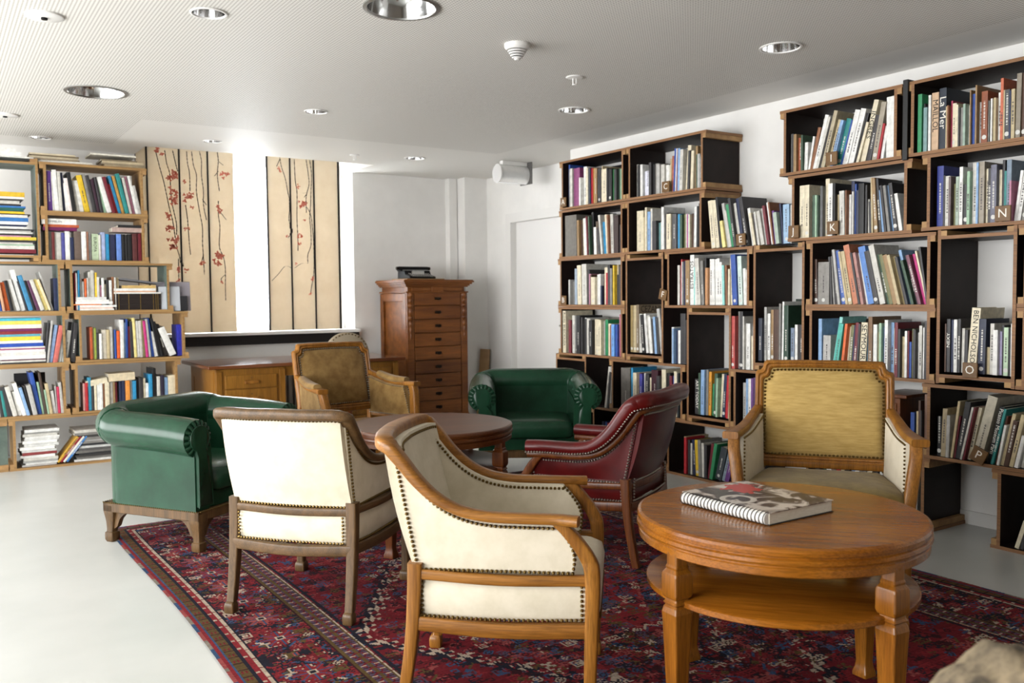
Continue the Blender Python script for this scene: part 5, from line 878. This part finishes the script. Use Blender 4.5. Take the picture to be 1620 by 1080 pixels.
# ------------------------------------------------------------ ochre armchairs with framed backs
def bergere(label,loc,fwd,vel,seatm,side,nail,pad,wd,cushion_top=.47,k=1.0):
    t=thing('armchair',label,'armchair',(*loc,.006),facing(*fwd),'ochre armchairs with framed backs'); t.scale=(k,k,k)
    hw=.285; zb,zt=.545,.985
    lean=lambda z: -.215-(z-.45)*.20
    o=[(-hw,zb),(-hw,zt-.060),(-hw+.006,zt-.050),(-hw+.022,zt-.046),(-hw+.032,zt-.034),(-hw+.036,zt-.012),(-hw+.046,zt-.003),(-.1,zt),(.1,zt),(hw-.046,zt-.003),(hw-.036,zt-.012),(hw-.032,zt-.034),(hw-.022,zt-.046),(hw-.006,zt-.050),(hw,zt-.060),(hw,zb)]
    path=[(x,lean(z),z) for x,z in o]
    def ring(f,dy,dz=0): cz=(zb+zt)/2; return [(x*f if 1 else x,lean(z)+dy,cz+(z-cz)*f) for x,z in o]
    def inset(d): return [(x*(1-d/hw),min(max(z,zb+d),zt)-(d if z>zt-.2 else 0)*.95) for x,z in o]
    def rg(d,dy): return [(x,lean(z)+dy,z) for x,z in inset(d)]
    # frame: moulded band, closed along the bottom by a rail
    MB().loft([rg(-.010,-.012),rg(-.012,.006),rg(-.007,.022),rg(.001,.026),rg(.006,.018),rg(.010,.017),rg(.015,.023),rg(.021,.020),rg(.025,.012),rg(.026,-.012)],False,closed=True).build('back_frame',wd,t,.9)
    MB().loft([rg(-.009,-.013),rg(.027,-.013)],False).build('back_frame_rear',wd,t,.9)
    A=rg(.025,.010); c=[(p[0]*.82,lean(p[2])+.030,.5*(zb+zt)+(p[2]-.5*(zb+zt))*.82) for p in A]; cc=[(p[0]*.3,lean(.5*(zb+zt)+(p[2]-.5*(zb+zt))*.3)+.036,.5*(zb+zt)+(p[2]-.5*(zb+zt))*.3) for p in A]
    rear=rg(.025,-.014)
    MB().loft([rear,A,c,cc]).build('back_panel',vel,t,1.2)
    nm=MB(); N=rg(.033,.016); nm.nails(N+[N[0]],.0165,.0062); stuff(nm.build('nail_trim',nail,t))
    # lower back posts
    for s in (1,-1): leg_mb((s*(hw-.012),lean(zb+.02)+.0,zb+.03),(s*(hw-.02),-.29,0),.046,.036,True,(0,.02)).build('leg',wd,t,.9)
    # seat
    def seat_ring(g,z): 
        pts=[]
        for x,y in ((-.255,-.225),(.255,-.225),(.30,.0),(.318,.20),(.30,.262),(.2,.292),(0,.302),(-.2,.292),(-.30,.262),(-.318,.20),(-.30,.0)): pts.append((x*(1+g/.3),.03+(y-.03)*(1+g/.3),z))
        return [tuple(p) for p in resample(pts+[pts[0]],45)[:-1]]
    ct=cushion_top
    MB().loft([seat_ring(-.012,.36),seat_ring(.0,.375),seat_ring(.004,ct-.05),seat_ring(-.008,ct-.022),seat_ring(-.035,ct-.008),seat_ring(-.10,ct+.004),seat_ring(-.2,ct+.012)]).build('seat',seatm,t,1.1)
    MB().loft([seat_ring(-.004,.30),seat_ring(.002,.305),seat_ring(.002,.355),seat_ring(-.006,.362)]).build('seat_rail',wd,t,.6)
    az=.715
    for s in (1,-1):
        # arm rest: from the back frame sloping forward and flaring out, ending in a flat block
        ap=spline([(s*(hw-.004),lean(az+.05)+.01,az+.062),(s*(hw+.015),-.17,az+.035),(s*(hw+.035),-.05,az+.008),(s*(hw+.055),.08,az),(s*(hw+.075),.20,az)],6)
        na=len(ap)
        def asec(i,tt): w=.036+.030*tt**1.5; return rrect(w,.030,.007,2)
        MB().sweep(ap,asec).build('arm_rest',wd,t,.8)
        if pad:
            q=ap[int(na*.25):int(na*.82)]; MB().sweep([p+Vector((0,0,.02)) for p in q],lambda i,tt:rrect(.075*(.6+.4*math.sin(math.pi*min(1,max(0,.1+.8*tt)))),.042,.02,3)).build('arm_pad',side,t,1.2)
        # front arm post, S shaped
        fp=spline([(s*(hw+.062),.165,az-.012),(s*(hw+.060),.185,az-.06),(s*(hw+.05),.20,az-.13),(s*(hw+.035),.225,.47),(s*(hw+.028),.245,.36),(s*(hw+.024),.25,.28)],5)
        MB().loft([[(p.x+a,p.y+b,p.z) for a,b in rrect(.046,.06,.008,2)] for p in fp]).build('arm_post',wd,t,.9)
        leg_mb((s*(hw+.020),.25,.31),(s*(hw+.015),.262,0),.052,.034,True).build('leg',wd,t,.9)
        # side panel
        A=[];B=[]; m=12
        for j in range(m):
            kk=j/(m-1); q=ap[int((na-1)*(.10+.72*kk))]; yb=-.215+.40*kk; xb=hw-.012+.055*kk; ca=[];cb=[]
            for i in range(6):
                v=i/5; y=yb+(q.y-yb)*v; z=.50-.0*kk+(q.z-.014-.50)*v; x=xb+(abs(q.x)-.008-xb)*v
                ca.append((s*(x+.010),y,z)); cb.append((s*(x-.022-.008*math.sin(math.pi*v)*math.sin(math.pi*kk)),y,z))
            A.append(ca);B.append(cb)
        MB().slab(A,B).build('side_panel',side,t,1.1)
        MB().sweep([(s*(hw-.012),-.225,.488),(s*(hw+.04),.19,.488)],rrect(.036,.03,.006,2)).build('side_rail',wd,t,.8)
        nm=MB(); g=lambda p:(p[0]-s*.003,p[1],p[2])
        nm.nails([g(b[0]) for b in B],.016,.005).nails([g((b[5][0],b[5][1],b[5][2]-.008)) for b in B],.016,.005).nails([g(p) for p in B[-1]],.016,.005).nails([g(p) for p in B[0]],.016,.005); g2=lambda p:(p[0]+s*.003,p[1],p[2])
        nm.nails([g2(a[0]) for a in A],.016,.005).nails([g2(p) for p in A[-1]],.016,.005); stuff(nm.build('nail_trim',nail,t))
    MB().sweep([(-hw+.01,lean(.53)+.0,.535),(hw-.01,lean(.53)+.0,.535)],rrect(.036,.034,.006,2)).build('back_rail',wd,t,.8)
    return t
bergere('ochre velvet armchair with carved frame at the right behind the near table',(3.13,2.37),(-.80,-.60),YELV,YELS,CREAM,BRASS,False,OAK,.525)
bergere('tan velvet armchair with framed back near the tall chest of drawers',(2.36,5.47),(.15,-.99),TANV,TANV,TANV,SILVER,True,OAK)
# ------------------------------------------------------------ round tables
def round_table(label,loc,rz,H,R,m,dark):
    t=thing('round_table',label,'table',(*loc,.006),rz,'round two tier tables')
    pf=[(.001,H),(R-.045,H),(R-.012,H),(R-.003,H-.004),(R,H-.012),(R-.001,H-.022),(R-.006,H-.025),(R-.006,H-.029),(R,H-.033),(R+.001,H-.043),(R-.003,H-.049),(R-.008,H-.051),(R-.008,H-.055),(R-.005,H-.058),(R-.006,H-.078),(R-.012,H-.082),(R-.05,H-.082),(R-.05,H-.05),(.001,H-.05)]
    MB().lathe(pf,96).build('table_top',m,t,.38)
    MB().lathe([(.001,.412),(R-.036,.412),(R-.03,.408),(R-.03,.393),(R-.036,.389),(.001,.389)],80).build('lower_shelf',m,t,.7)
    for k in range(4):
        a=math.pi/4+k*math.pi/2; cx,cy=(R-.028)*math.cos(a),(R-.028)*math.sin(a); ca,sa=math.cos(a),math.sin(a); rings=[]
        for z,w in ((H-.055,.044),(H-.105,.044),(H-.112,.050),(H-.118,.048),(H-.128,.062),(H-.136,.066),(H-.190,.066),(H-.200,.060),(H-.205,.050),(H-.212,.052),(H-.218,.060),(H-.224,.050),(H-.230,.058),(H-.246,.066),(.34,.062),(.20,.052),(.07,.042),(.05,.040),(.03,.046),(.012,.056),(0,.056)):
            rings.append([(cx+u*ca-v*sa,cy+u*sa+v*ca,z) for u,v in rrect(w,w,.005,2)])
        MB().loft(rings).build('leg',dark,t,.3)
    return t
RA=math.atan2(-.551,.834)
round_table('honey coloured round two tier table nearest the camera',(2.205,1.83),RA-R_(15),.62,.44,TABLEW,TABLEZ)
round_table('brown round two tier table in the middle of the chairs',(2.245,4.20),RA+R_(20),.62,.44,TABLED,MAHOG)
# ring bound picture book on the near table
bk=thing('ring_bound_book','ring bound picture book with red, black and white cover on the near table','book',(2.168,1.895,.6265),0)
bx=Vector((.834,-.551,0)); 
PHOTO=bpy.data.materials.new('printed_cover'); PHOTO.use_nodes=True; m=PHOTO; bs(m).inputs['Roughness'].default_value=.25
tc=nd(m,'ShaderNodeTexCoord'); n1=nd(m,'ShaderNodeTexNoise',i_Scale=11.,i_Detail=6.,i_Distortion=1.2); lk(m,tc.outputs['Object'],n1.inputs['Vector'])
rp=nd(m,'ShaderNodeValToRGB'); e=rp.color_ramp.elements; e[0].position=.40; e[0].color=hexc('171314'); e[1].position=.60; e[1].color=hexc('cfc4b8'); x=e.new(.5); x.color=hexc('4a3c3a'); lk(m,n1.outputs[0],rp.inputs[0])
vd=nd(m,'ShaderNodeVectorMath',operation='DISTANCE'); vd.inputs[1].default_value=(-.10,.055,.04); lk(m,tc.outputs['Object'],vd.inputs[0])
n2=nd(m,'ShaderNodeTexNoise',i_Scale=26.,i_Detail=3.); lk(m,tc.outputs['Object'],n2.inputs['Vector'])
am=nd(m,'ShaderNodeMath',operation='MULTIPLY_ADD',n1=.13,n2=-.065); lk(m,n2.outputs[0],am.inputs[0]); ad=nd(m,'ShaderNodeMath',operation='ADD'); lk(m,vd.outputs['Value'],ad.inputs[0]); lk(m,am.outputs[0],ad.inputs[1])
lt=nd(m,'ShaderNodeMath',operation='LESS_THAN',n1=.062); lk(m,ad.outputs[0],lt.inputs[0])
mx=nd(m,'ShaderNodeMix',data_type='RGBA'); mx.inputs[7].default_value=hexc('b8302a'); lk(m,lt.outputs[0],mx.inputs[0]); lk(m,rp.outputs[0],mx.inputs[6])
# pale curved band of the printed wheel
v2=nd(m,'ShaderNodeVectorMath',operation='DISTANCE'); v2.inputs[1].default_value=(.0,-.075,.04); lk(m,tc.outputs['Object'],v2.inputs[0])
a1=nd(m,'ShaderNodeMath',operation='SUBTRACT',n1=.048); lk(m,v2.outputs['Value'],a1.inputs[0]); a2=nd(m,'ShaderNodeMath',operation='ABSOLUTE'); lk(m,a1.outputs[0],a2.inputs[0]); a3=nd(m,'ShaderNodeMath',operation='LESS_THAN',n1=.009); lk(m,a2.outputs[0],a3.inputs[0])
mx2=nd(m,'ShaderNodeMix',data_type='RGBA'); mx2.inputs[7].default_value=hexc('c8c0b4'); lk(m,a3.outputs[0],mx2.inputs[0]); lk(m,mx.outputs[2],mx2.inputs[6]); lk(m,mx2.outputs[2],bs(m).inputs['Base Color'])
bk.rotation_euler=(0,0,R_(-90))
MB().box(-.175,.175,-.135,.15,.003,.035).build('page_block',PAPER,bk,0)
MB().box(-.179,.179,-.14,.154,.035,.0375).build('front_cover',PHOTO,bk,0)
MB().box(-.179,.179,-.14,.154,0,.003).build('back_cover',INK,bk,0)
MB().sweep([(-.172,-.139,.019),(.172,-.139,.019)],[(.017*math.cos(e),.0175*math.sin(e)) for e in [6.283*j/14 for j in range(14)]]).build('binding_core',mat('white_binding','dcdad4',.5),bk)
sp=MB()
for k in range(24):
    x=-.168+.0146*k; sp.sweep([(x+.001*math.sin(e),-.139+.0195*math.cos(e),.0195+.019*math.sin(e)) for e in [6.283*j/14 for j in range(14)]],[(.0013*math.cos(e),.0013*math.sin(e)) for e in [6.283*j/5 for j in range(5)]],up=(1,0,0),loop=True)
stuff(sp.build('wire_rings',mat('grey_wire','3a3838',.4,.6),bk))
# ------------------------------------------------------------ tall chest of drawers with the typewriter
t=thing('drawer_chest','tall brown wooden chest of many drawers with carved corners','chest of drawers',(4.02,8.0,0),0)
W_,D_,H_=.70,.62,1.487
MB().box(.02,W_-.02,.02,D_,.0,H_-.06).build('carcass',CABW,t,0)
MB().box(-.012,W_+.012,-.012,D_+.005,0,.09).box(-.005,W_+.005,-.005,D_,.09,.105).build('plinth',CABW,t,bevel=.004)
co=MB()
for z0,z1,g in ((H_-.135,H_-.120,.012),(H_-.075,H_-.062,.01),(H_-.062,H_-.045,.024),(H_-.045,H_-.028,.042),(H_-.028,H_-.010,.058),(H_-.010,H_,.05)): co.box(-g,W_+g,-g,D_+.005,z0,z1)
co.build('cornice',CABW,t,bevel=.003)
MB().box(.06,W_-.06,-.002,.03,H_-.118,H_-.078).build('frieze_panel',CABW,t,bevel=.003)
MB().box(.28,.42,-.012,.0,H_-.122,H_-.074).build('frieze_block',CABW,t,bevel=.004)
for x in (0,W_-.075):
    MB().box(x,x+.075,-.006,.04,.10,H_-.12).build('corner_post',CABW,t,bevel=.003)
    cv=MB(); c=x+.0375
    for k,(z,w,h,dd) in enumerate(((1.33,.03,.04,.03),(1.275,.024,.035,.022),(1.225,.03,.03,.026),(1.165,.022,.05,.02),(1.10,.030,.03,.028),(1.04,.022,.045,.02),(.98,.016,.05,.015),(.92,.010,.05,.01))):
        cv.loft([[(c+w*s_*math.cos(e),-.006-dd*(1-s_)*1.0,z+h*s_*math.sin(e)) for e in [6.283*j/10 for j in range(10)]] for s_ in (1,.8,.45,.05)])
    stuff(cv.build('carving',CABW,t,1))
nD=9; z=.108; dh=(H_-.125-.108)/nD
for k in range(nD):
    dr=MB().box(.082,W_-.082,-.006,.03,z+.004,z+dh-.005).build('drawer',CABW,t,0,.004)
    c=W_/2; zz=z+dh*.5
    MB().box(c-.035,c+.035,-.010,-.005,zz-.012,zz+.016).sweep([(c-.028,-.012,zz+.006),(c-.022,-.024,zz-.008),(c,-.028,zz-.014),(c+.022,-.024,zz-.008),(c+.028,-.012,zz+.006)],[(.004*math.cos(e),.004*math.sin(e)) for e in [6.283*j/6 for j in range(6)]],up=(0,0,1)).build('handle',DARKBR,dr)
    z+=dh
sp=MB().box(-.004,.02,.02,.09,.11,H_-.14).box(-.004,.02,D_-.07,D_,.11,H_-.14).box(-.004,.02,.09,D_-.07,H_-.22,H_-.14).box(-.004,.02,.09,D_-.07,.11,.2); sp.build('side_frame',CABW,t,bevel=.003)
tag(MB().box(0,.44,0,.34,0,.012).build('base_board',PINE,None,0,.002,(4.06,8.06,H_+.0005),(0,0,R_(2))),'thin pale board under the typewriter on the tall chest','board')
t=thing('typewriter','old black typewriter with round keys on the tall chest of drawers','typewriter',(4.24,8.22,H_+.013),0)
K=BLACK
MB().loft([[(x,-.16,0),(x,-.155,.02),(x,-.05,.045),(x,-.03,.085),(x,.12,.085),(x,.125,0)] for x in (-.15,.15)]).build('body',K,t,.5,.006)
MB().sweep([(-.17,.06,.108),(.17,.06,.108)],[(.024*math.cos(e),.02*math.sin(e)) for e in [6.283*j/14 for j in range(14)]]).build('platen',K,t)
MB().box(-.16,.16,.03,.12,.08,.10).build('carriage',K,t,bevel=.004)
MB().box(-.14,.15,.018,.024,.083,.092).build('paper_scale',STEEL,t)
for s in (-1,1): MB().sweep([(s*.172,.06,.108),(s*.195,.06,.108)],[(.017*math.cos(e),.017*math.sin(e)) for e in [6.283*j/12 for j in range(12)]]).build('platen_knob',DARKBR,t)
ky=MB()
for r in range(4):
    for c in range(11): ky.lathe([(.0075,0),(.0075,.004),(.001,.005)],8,(-.118+.022*c+.005*r,-.075-.022*r,.05-.009*r))
stuff(ky.build('keys',mat('grey_keys','a8a49c',.4),t))
MB().box(-.07,.07,-.05,-.03,.045,.08).build('type_basket',STEEL,t)
# ------------------------------------------------------------ desk, desk chair and radiator at the window
t=thing('desk','wooden pedestal desk with sunlit top under the painted panels','desk',(1.90,7.40,0),0)
MB().box(0,1.80,0,.92,.725,.755).build('desk_top',DESKT,t,0,.006)
for x0,x1 in ((.07,.66),(1.17,1.74)):
    MB().box(x0,x1,.05,.87,.05,.72).build('pedestal',DESKW,t,0,.004)
    for i,(z0,z1) in enumerate(((.555,.665),(.40,.545),(.25,.39),(.08,.24))):
        dr=MB().box(x0+.075,x1-.075,.034,.055,z0,z1).build('drawer',DESKW,t,0,.003); c=(x0+x1)/2; zc=(z0+z1)/2
        MB().box(c-.06,c+.06,.012,.035,zc-.02,zc+.008).build('handle',OAK,dr,0,.005)
        MB().lathe([(.006,0),(.006,.004),(.001,.004)],8,(c,.030,zc+.03)).build('keyhole',DARKBR,dr)
    for xa in (x0,x1-.05): MB().box(xa,xa+.05,.036,.06,.05,.70).build('stile',DESKW,t,0,.003)
MB().box(.066,.072,.10,.17,.06,.70).box(.066,.072,.75,.83,.06,.70).box(.066,.072,.17,.75,.62,.70).build('side_frame',DESKW,t,0)
MB().box(.66,1.17,.06,.08,.64,.72).build('knee_apron',DESKW,t,0)
t=thing('desk_chair','wooden desk chair with round nail trimmed back in front of the desk','chair',(2.92,7.18,0),R_(180)*0)
bp=[(.20*math.cos(R_(a)),.20*math.sin(R_(a))*.95) for a in range(0,181,12)]
ri=lambda f,y:[(x*f,y,.83+z*f) for x,z in bp]+[(-.20*f,y,.62),(.20*f,y,.62)]
MB().loft([ri(1,-.23),ri(1.0,-.25),ri(.9,-.262),ri(.3,-.268)]).build('back_pad',mat('grey_beige_cloth','9a8c76',.85),t,1)
nm=MB().nails([(x*.93,-.262,.83+z*.93) for x,z in bp],.03,.007); stuff(nm.build('nail_trim',BRASS,t))
MB().loft([[(a,b,z) for a,b in rrect(.46+g,.44+g,.05,3)] for z,g in ((.42,0),(.43,.01),(.46,.01),(.475,-.04))]).build('seat',mat('grey_beige_seat','8a7c66',.85),t,1)
for sx in (-1,1):
    leg_mb((sx*.20,-.21,.64),(sx*.21,-.23,0),.04,.032,False).build('leg',MAHOG,t); leg_mb((sx*.21,.20,.62),(sx*.21,.21,0),.038,.03,False).build('leg',MAHOG,t)
    MB().sweep([(sx*.235,-.22,.64),(sx*.245,.0,.645),(sx*.24,.24,.635)],rrect(.05,.028,.008,2)).build('arm_rest',MAHOG,t)
t=thing('radiator','white ribbed radiator under the window behind the desk','radiator',(2.05,8.48,.1),0)
for k in range(22): MB().box(.0+.06*k,.045+.06*k,0,.09,0,.56).build('rib',mat('radiator_paint','c8c2ba',.5) if k==0 else bpy.data.materials['radiator_paint'],t,0,.012)
MB().box(0,1.3,.035,.055,.02,.05).box(0,1.3,.035,.055,.5,.53).build('header_pipe',bpy.data.materials['radiator_paint'],t,0)
# ------------------------------------------------------------ blurred object in the near right corner
t=thing('crumpled_throw','mottled grey beige crumpled throw over a seat back, blurred, lower right corner','throw',(1.25,.60,0),RA)
FUR=noise_mat('mottled_cloth','3a3228','8a7a60',22,.9,bump=.6,bscale=50,dist=.004)
def hh(x): return .735+.075*math.exp(-((x+.02)/.075)**2)-.10*max(0,x-.05)-.5*max(0,-x-.10)**1.2
rows=[]
for i in range(31):
    x=-.20+.50*i/30; h=hh(x)+.006*math.sin(i*2.1); row=[]
    for j in range(17):
        a=math.pi*j/16; y=-.10*math.cos(a); z=h-.06+.06*math.sin(a)+.004*math.sin(i*1.3+j*1.7)
        if j in(0,16): z=0
        if j in(1,15): z=h-.12
        row.append((x,y*(1.15 if j in(0,16) else 1),z))
    rows.append(row)
MB().loft(rows,True,closed=True).build('cloth',FUR,t,1.2)
o=MB().lathe([(.001,-.05),(.03,-.046),(.05,-.02),(.055,.01),(.045,.035),(.02,.05),(.001,.052)],20).build('orange_lining',mat('orange_cloth','b84a30',.8),t,1,0,(.20,.11,.66))
# ------------------------------------------------------------ patterned rug, one coloured cell for each knot cluster
RX0,RX1,RY0,RY1=.82,3.83,.75,5.42; CS=.0072
nx=int((RX1-RX0)/CS); ny=int((RY1-RY0)/CS)
PALR=['5a1119','15141f','726a60','2a3f5c','7c3a38','4a3a1e','6c1a20','2c0c12','43384a','978878']
cr=[hexc(c)[:3] for c in PALR]; RED,NAVY,GREY,BLUE,ROSE,OLIV,CRIM,DARK,MAUV,IVOR=range(10)
rng=np.random.default_rng(11)
Q=np.full(((ny+1)//2,(nx+1)//2),RED,dtype=np.int8)     # one quarter, mirrored below
h2,w2=Q.shape
def stamp(pat,y,x,c,fl=1):
    for dy,row in enumerate(pat):
        for dx,ch in enumerate(row[::fl]):
            if ch!='.' and 0<=y+dy<h2 and 0<=x+dx<w2: Q[y+dy,x+dx]=c if ch=='#' else (DARK if ch=='o' else IVOR if ch=='w' else c)
MOT=[["#...#","##.##",".###.","##.##","#...#"],["#######","#.....#","#.###.#","#.#.#.#","#.###.#","#.....#","#######"],["..#..",".###.","#####",".###.","..#.."],["#.#.#.#","#######","...#...","...#...","..###.."],["###....","#......","#..####","####..#","......#","....###"],["####","#...","###.","#..."],["..##..",".#oo#.","#o##o#","#o##o#",".#oo#.","..##.."],["#....","##...",".##..","..##.","...##","....#"],["#########","#..#.#..#","..#...#..","#..#.#..#","#########"],["##..##","######","..##..","..##..","######","##..##"]]
bd=lambda c:int(c/CS)
# field: lattice of stamped hooks and lozenges
for _ in range(2200):
    y=rng.integers(bd(.46),h2); x=rng.integers(bd(.46),w2); stamp(MOT[rng.integers(len(MOT))],y,x,rng.choice([NAVY,DARK,DARK,DARK,BLUE,ROSE,CRIM,CRIM,CRIM,OLIV,RED,RED,NAVY,MAUV,RED]),rng.choice([1,-1]))
yy,xx=np.mgrid[0:h2,0:w2]
cy,cx=h2-1,w2-1
for k,(a,b,col) in enumerate(((1.5,1.0,NAVY),(1.44,.96,IVOR),(1.42,.945,RED),(.95,.62,IVOR),(.93,.605,NAVY),(.55,.36,ROSE),(.53,.345,CRIM),(.3,.2,NAVY),(.27,.17,BLUE))):
    d=np.abs(yy-cy)*CS/a+np.abs(xx-cx)*CS/b; d=d+.03*np.sign(np.sin(yy*.9))*(np.sin(xx*.7)>0)
    ed=np.abs(d-1)<(.035 if k<2 else .022) ; Q[ed & (yy>bd(.46)) & (xx>bd(.46))]=col
    if k in(6,8): Q[d<1]=col
for _ in range(620):
    y=rng.integers(bd(1.2),h2); x=rng.integers(bd(.8),w2); stamp(MOT[rng.integers(len(MOT))],y,x,rng.choice([NAVY,DARK,BLUE,ROSE,OLIV,IVOR,CRIM,MAUV]),rng.choice([1,-1]))
# pale stepped corner pieces of the field
for i in range(26):
    for j in range(26-i):
        y,x=bd(.53)+i*3,bd(.53)+j*3
        if (i+j)>6 and rng.random()<.62: stamp([["###",".#.","##."],["##.","###",".##"],["#.#","###","..#"],["####","#..#","##.."]][rng.integers(4)],y,x,IVOR if rng.random()<.7 else NAVY,rng.choice([1,-1]))
# borders
d=np.minimum(yy,xx)*CS; s=np.where(yy<xx,xx,yy)
def band(a,b): return (d>=a)&(d<b)
Q[band(0,.012)]=BLUE; Q[band(0,.012)&((s//14)%3==1)]=ROSE; Q[band(0,.012)&((s//14)%3==2)]=GREY
Q[band(.012,.026)]=CRIM; Q[band(.026,.034)]=BLUE
Q[band(.034,.072)]=OLIV; Q[band(.034,.072)&((s//3)%3==0)&(((d/CS).astype(int))%2==0)]=RED; Q[band(.034,.072)&((s%9)==4)]=DARK
Q[band(.072,.080)]=NAVY; Q[band(.080,.108)]=CRIM; Q[band(.085,.100)&((s%12)<2)]=IVOR; Q[band(.108,.1155)&((s%13)!=5)]=IVOR; Q[band(.1155,.128)]=NAVY
Q[band(.128,.385)]=NAVY
Mb=band(.128,.385)
tmp=Q.copy()
for _ in range(2600):
    if rng.random()<.6: y=rng.integers(0,h2); x=rng.integers(bd(.128),bd(.37))
    else: x=rng.integers(0,w2); y=rng.integers(bd(.128),bd(.37))
    stamp(MOT[rng.integers(len(MOT))],y,x,rng.choice([RED,RED,CRIM,CRIM,ROSE,NAVY,NAVY,BLUE,DARK,IVOR,OLIV,NAVY,RED]),rng.choice([1,-1]))
Q=np.where(Mb,Q,tmp)
# large rosettes along the main border
for p in range(6,max(h2,w2),34):
    for (ry,rx) in ((p+20,bd(.255)),(bd(.255),p+20)):
        rr=np.hypot(yy-ry,xx-rx); an=np.arctan2(yy-ry,xx-rx); pet=rr<8.5+2.5*np.cos(an*8)
        ok=pet&Mb; Q[ok]=ROSE if (p//34)%2 else CRIM; Q[(np.abs(np.sin(an*4))<.3)&ok&(rr>2)]=BLUE; Q[(rr<3)&ok]=IVOR; Q[(rr<1.6)&ok]=NAVY
Q[band(.385,.395)]=DARK; Q[band(.395,.405)]=OLIV
Q[band(.405,.480)]=MAUV; G=band(.405,.480); w=((d-.4425)/CS)
Q[G&(np.abs(w)<1)]=OLIV; Q[G&(np.abs(np.abs(w)-2.2*np.abs(np.sin(s*.45))-1)<.8)]=RED; Q[G&((s%7)==3)&(np.abs(w)>2.4)]=IVOR; Q[G&((s%7)==0)&(np.abs(w)>1.2)]=DARK
Q[band(.480,.489)]=OLIV; Q[band(.489,.4965)&((s%11)!=3)]=IVOR; Q[band(.500,.512)]=NAVY
full=np.concatenate([Q,Q[::-1][(1 if ny%2 else 0):]],0); full=np.concatenate([full,full[:,::-1][:,(1 if nx%2 else 0):]],1)[:ny,:nx]
# soften the mirror with worn, unevenly dyed rows
CC=np.array(cr,dtype=np.float32)[full]; CC*= (1+.16*rng.standard_normal((ny,1,1))*.5+.10*rng.standard_normal((ny,nx,1))).clip(.6,1.4)
gx=np.linspace(RX0,RX1,nx+1); gy=np.linspace(RY0,RY1,ny+1); X,Y=np.meshgrid(gx,gy)
X=X+.012*np.sin(Y*2.1)*(1-(X-RX0)/(RX1-RX0)); Z=.006+.0016*np.sin(X*3.1)*np.sin(Y*2.3)+.0004*rng.standard_normal(X.shape)
V=np.stack([X,Y,Z],-1).reshape(-1,3)
i0=(np.arange(ny)[:,None]*(nx+1)+np.arange(nx)[None,:]).ravel(); F=np.stack([i0,i0+1,i0+nx+2,i0+nx+1],1)
me=bpy.data.meshes.new('rug'); me.vertices.add(len(V)); me.vertices.foreach_set('co',V.ravel().astype(np.float32))
me.loops.add(F.size); me.loops.foreach_set('vertex_index',F.ravel().astype(np.int32)); me.polygons.add(len(F)); me.polygons.foreach_set('loop_start',np.arange(0,F.size,4,dtype=np.int32))
me.update(); me.validate()
at=me.attributes.new('col','FLOAT_COLOR','FACE'); at.data.foreach_set('color',np.concatenate([CC.reshape(-1,3),np.ones((nx*ny,1),np.float32)],1).astype(np.float32).ravel())
RUGM=mat('knotted_wool',(.3,.05,.06),.95,0,.15); m=RUGM; a_=nd(m,'ShaderNodeAttribute',attribute_name='col'); lk(m,a_.outputs['Color'],bs(m).inputs['Base Color'])
tc=nd(m,'ShaderNodeTexCoord'); n_=nd(m,'ShaderNodeTexNoise',i_Scale=420.,i_Detail=2.); lk(m,tc.outputs['Object'],n_.inputs['Vector']); b_=nd(m,'ShaderNodeBump',i_Strength=.5,i_Distance=.002); lk(m,n_.outputs[0],b_.inputs['Height']); lk(m,b_.outputs[0],bs(m).inputs['Normal'])
me.materials.append(RUGM)
rt=thing('rug','large red and navy patterned wool rug under the chairs and tables','rug',(0,0,0))
ro=bpy.data.objects.new('pile_surface',me); COL.objects.link(ro); ro.parent=rt
MB().box(RX0+.016,RX1-.004,RY0+.004,RY1-.004,.0005,.004).build('backing',mat('rug_backing','3a1418',.95),rt,0)
fr_=MB()
for k in range(230):
    x=RX0+.01+(RX1-RX0-.02)*k/229; L=.03+.02*rng.random(); fr_.add([(x-.003,RY1-.002,.003),(x+.003,RY1-.002,.003),(x+.003+.006*(rng.random()-.5),RY1+L*.3,.002),(x-.003,RY1+L*.3,.002)],[(0,1,2,3)])
stuff(fr_.build('fringe',mat('fringe_wool','8a6a5a',.95),rt,0))
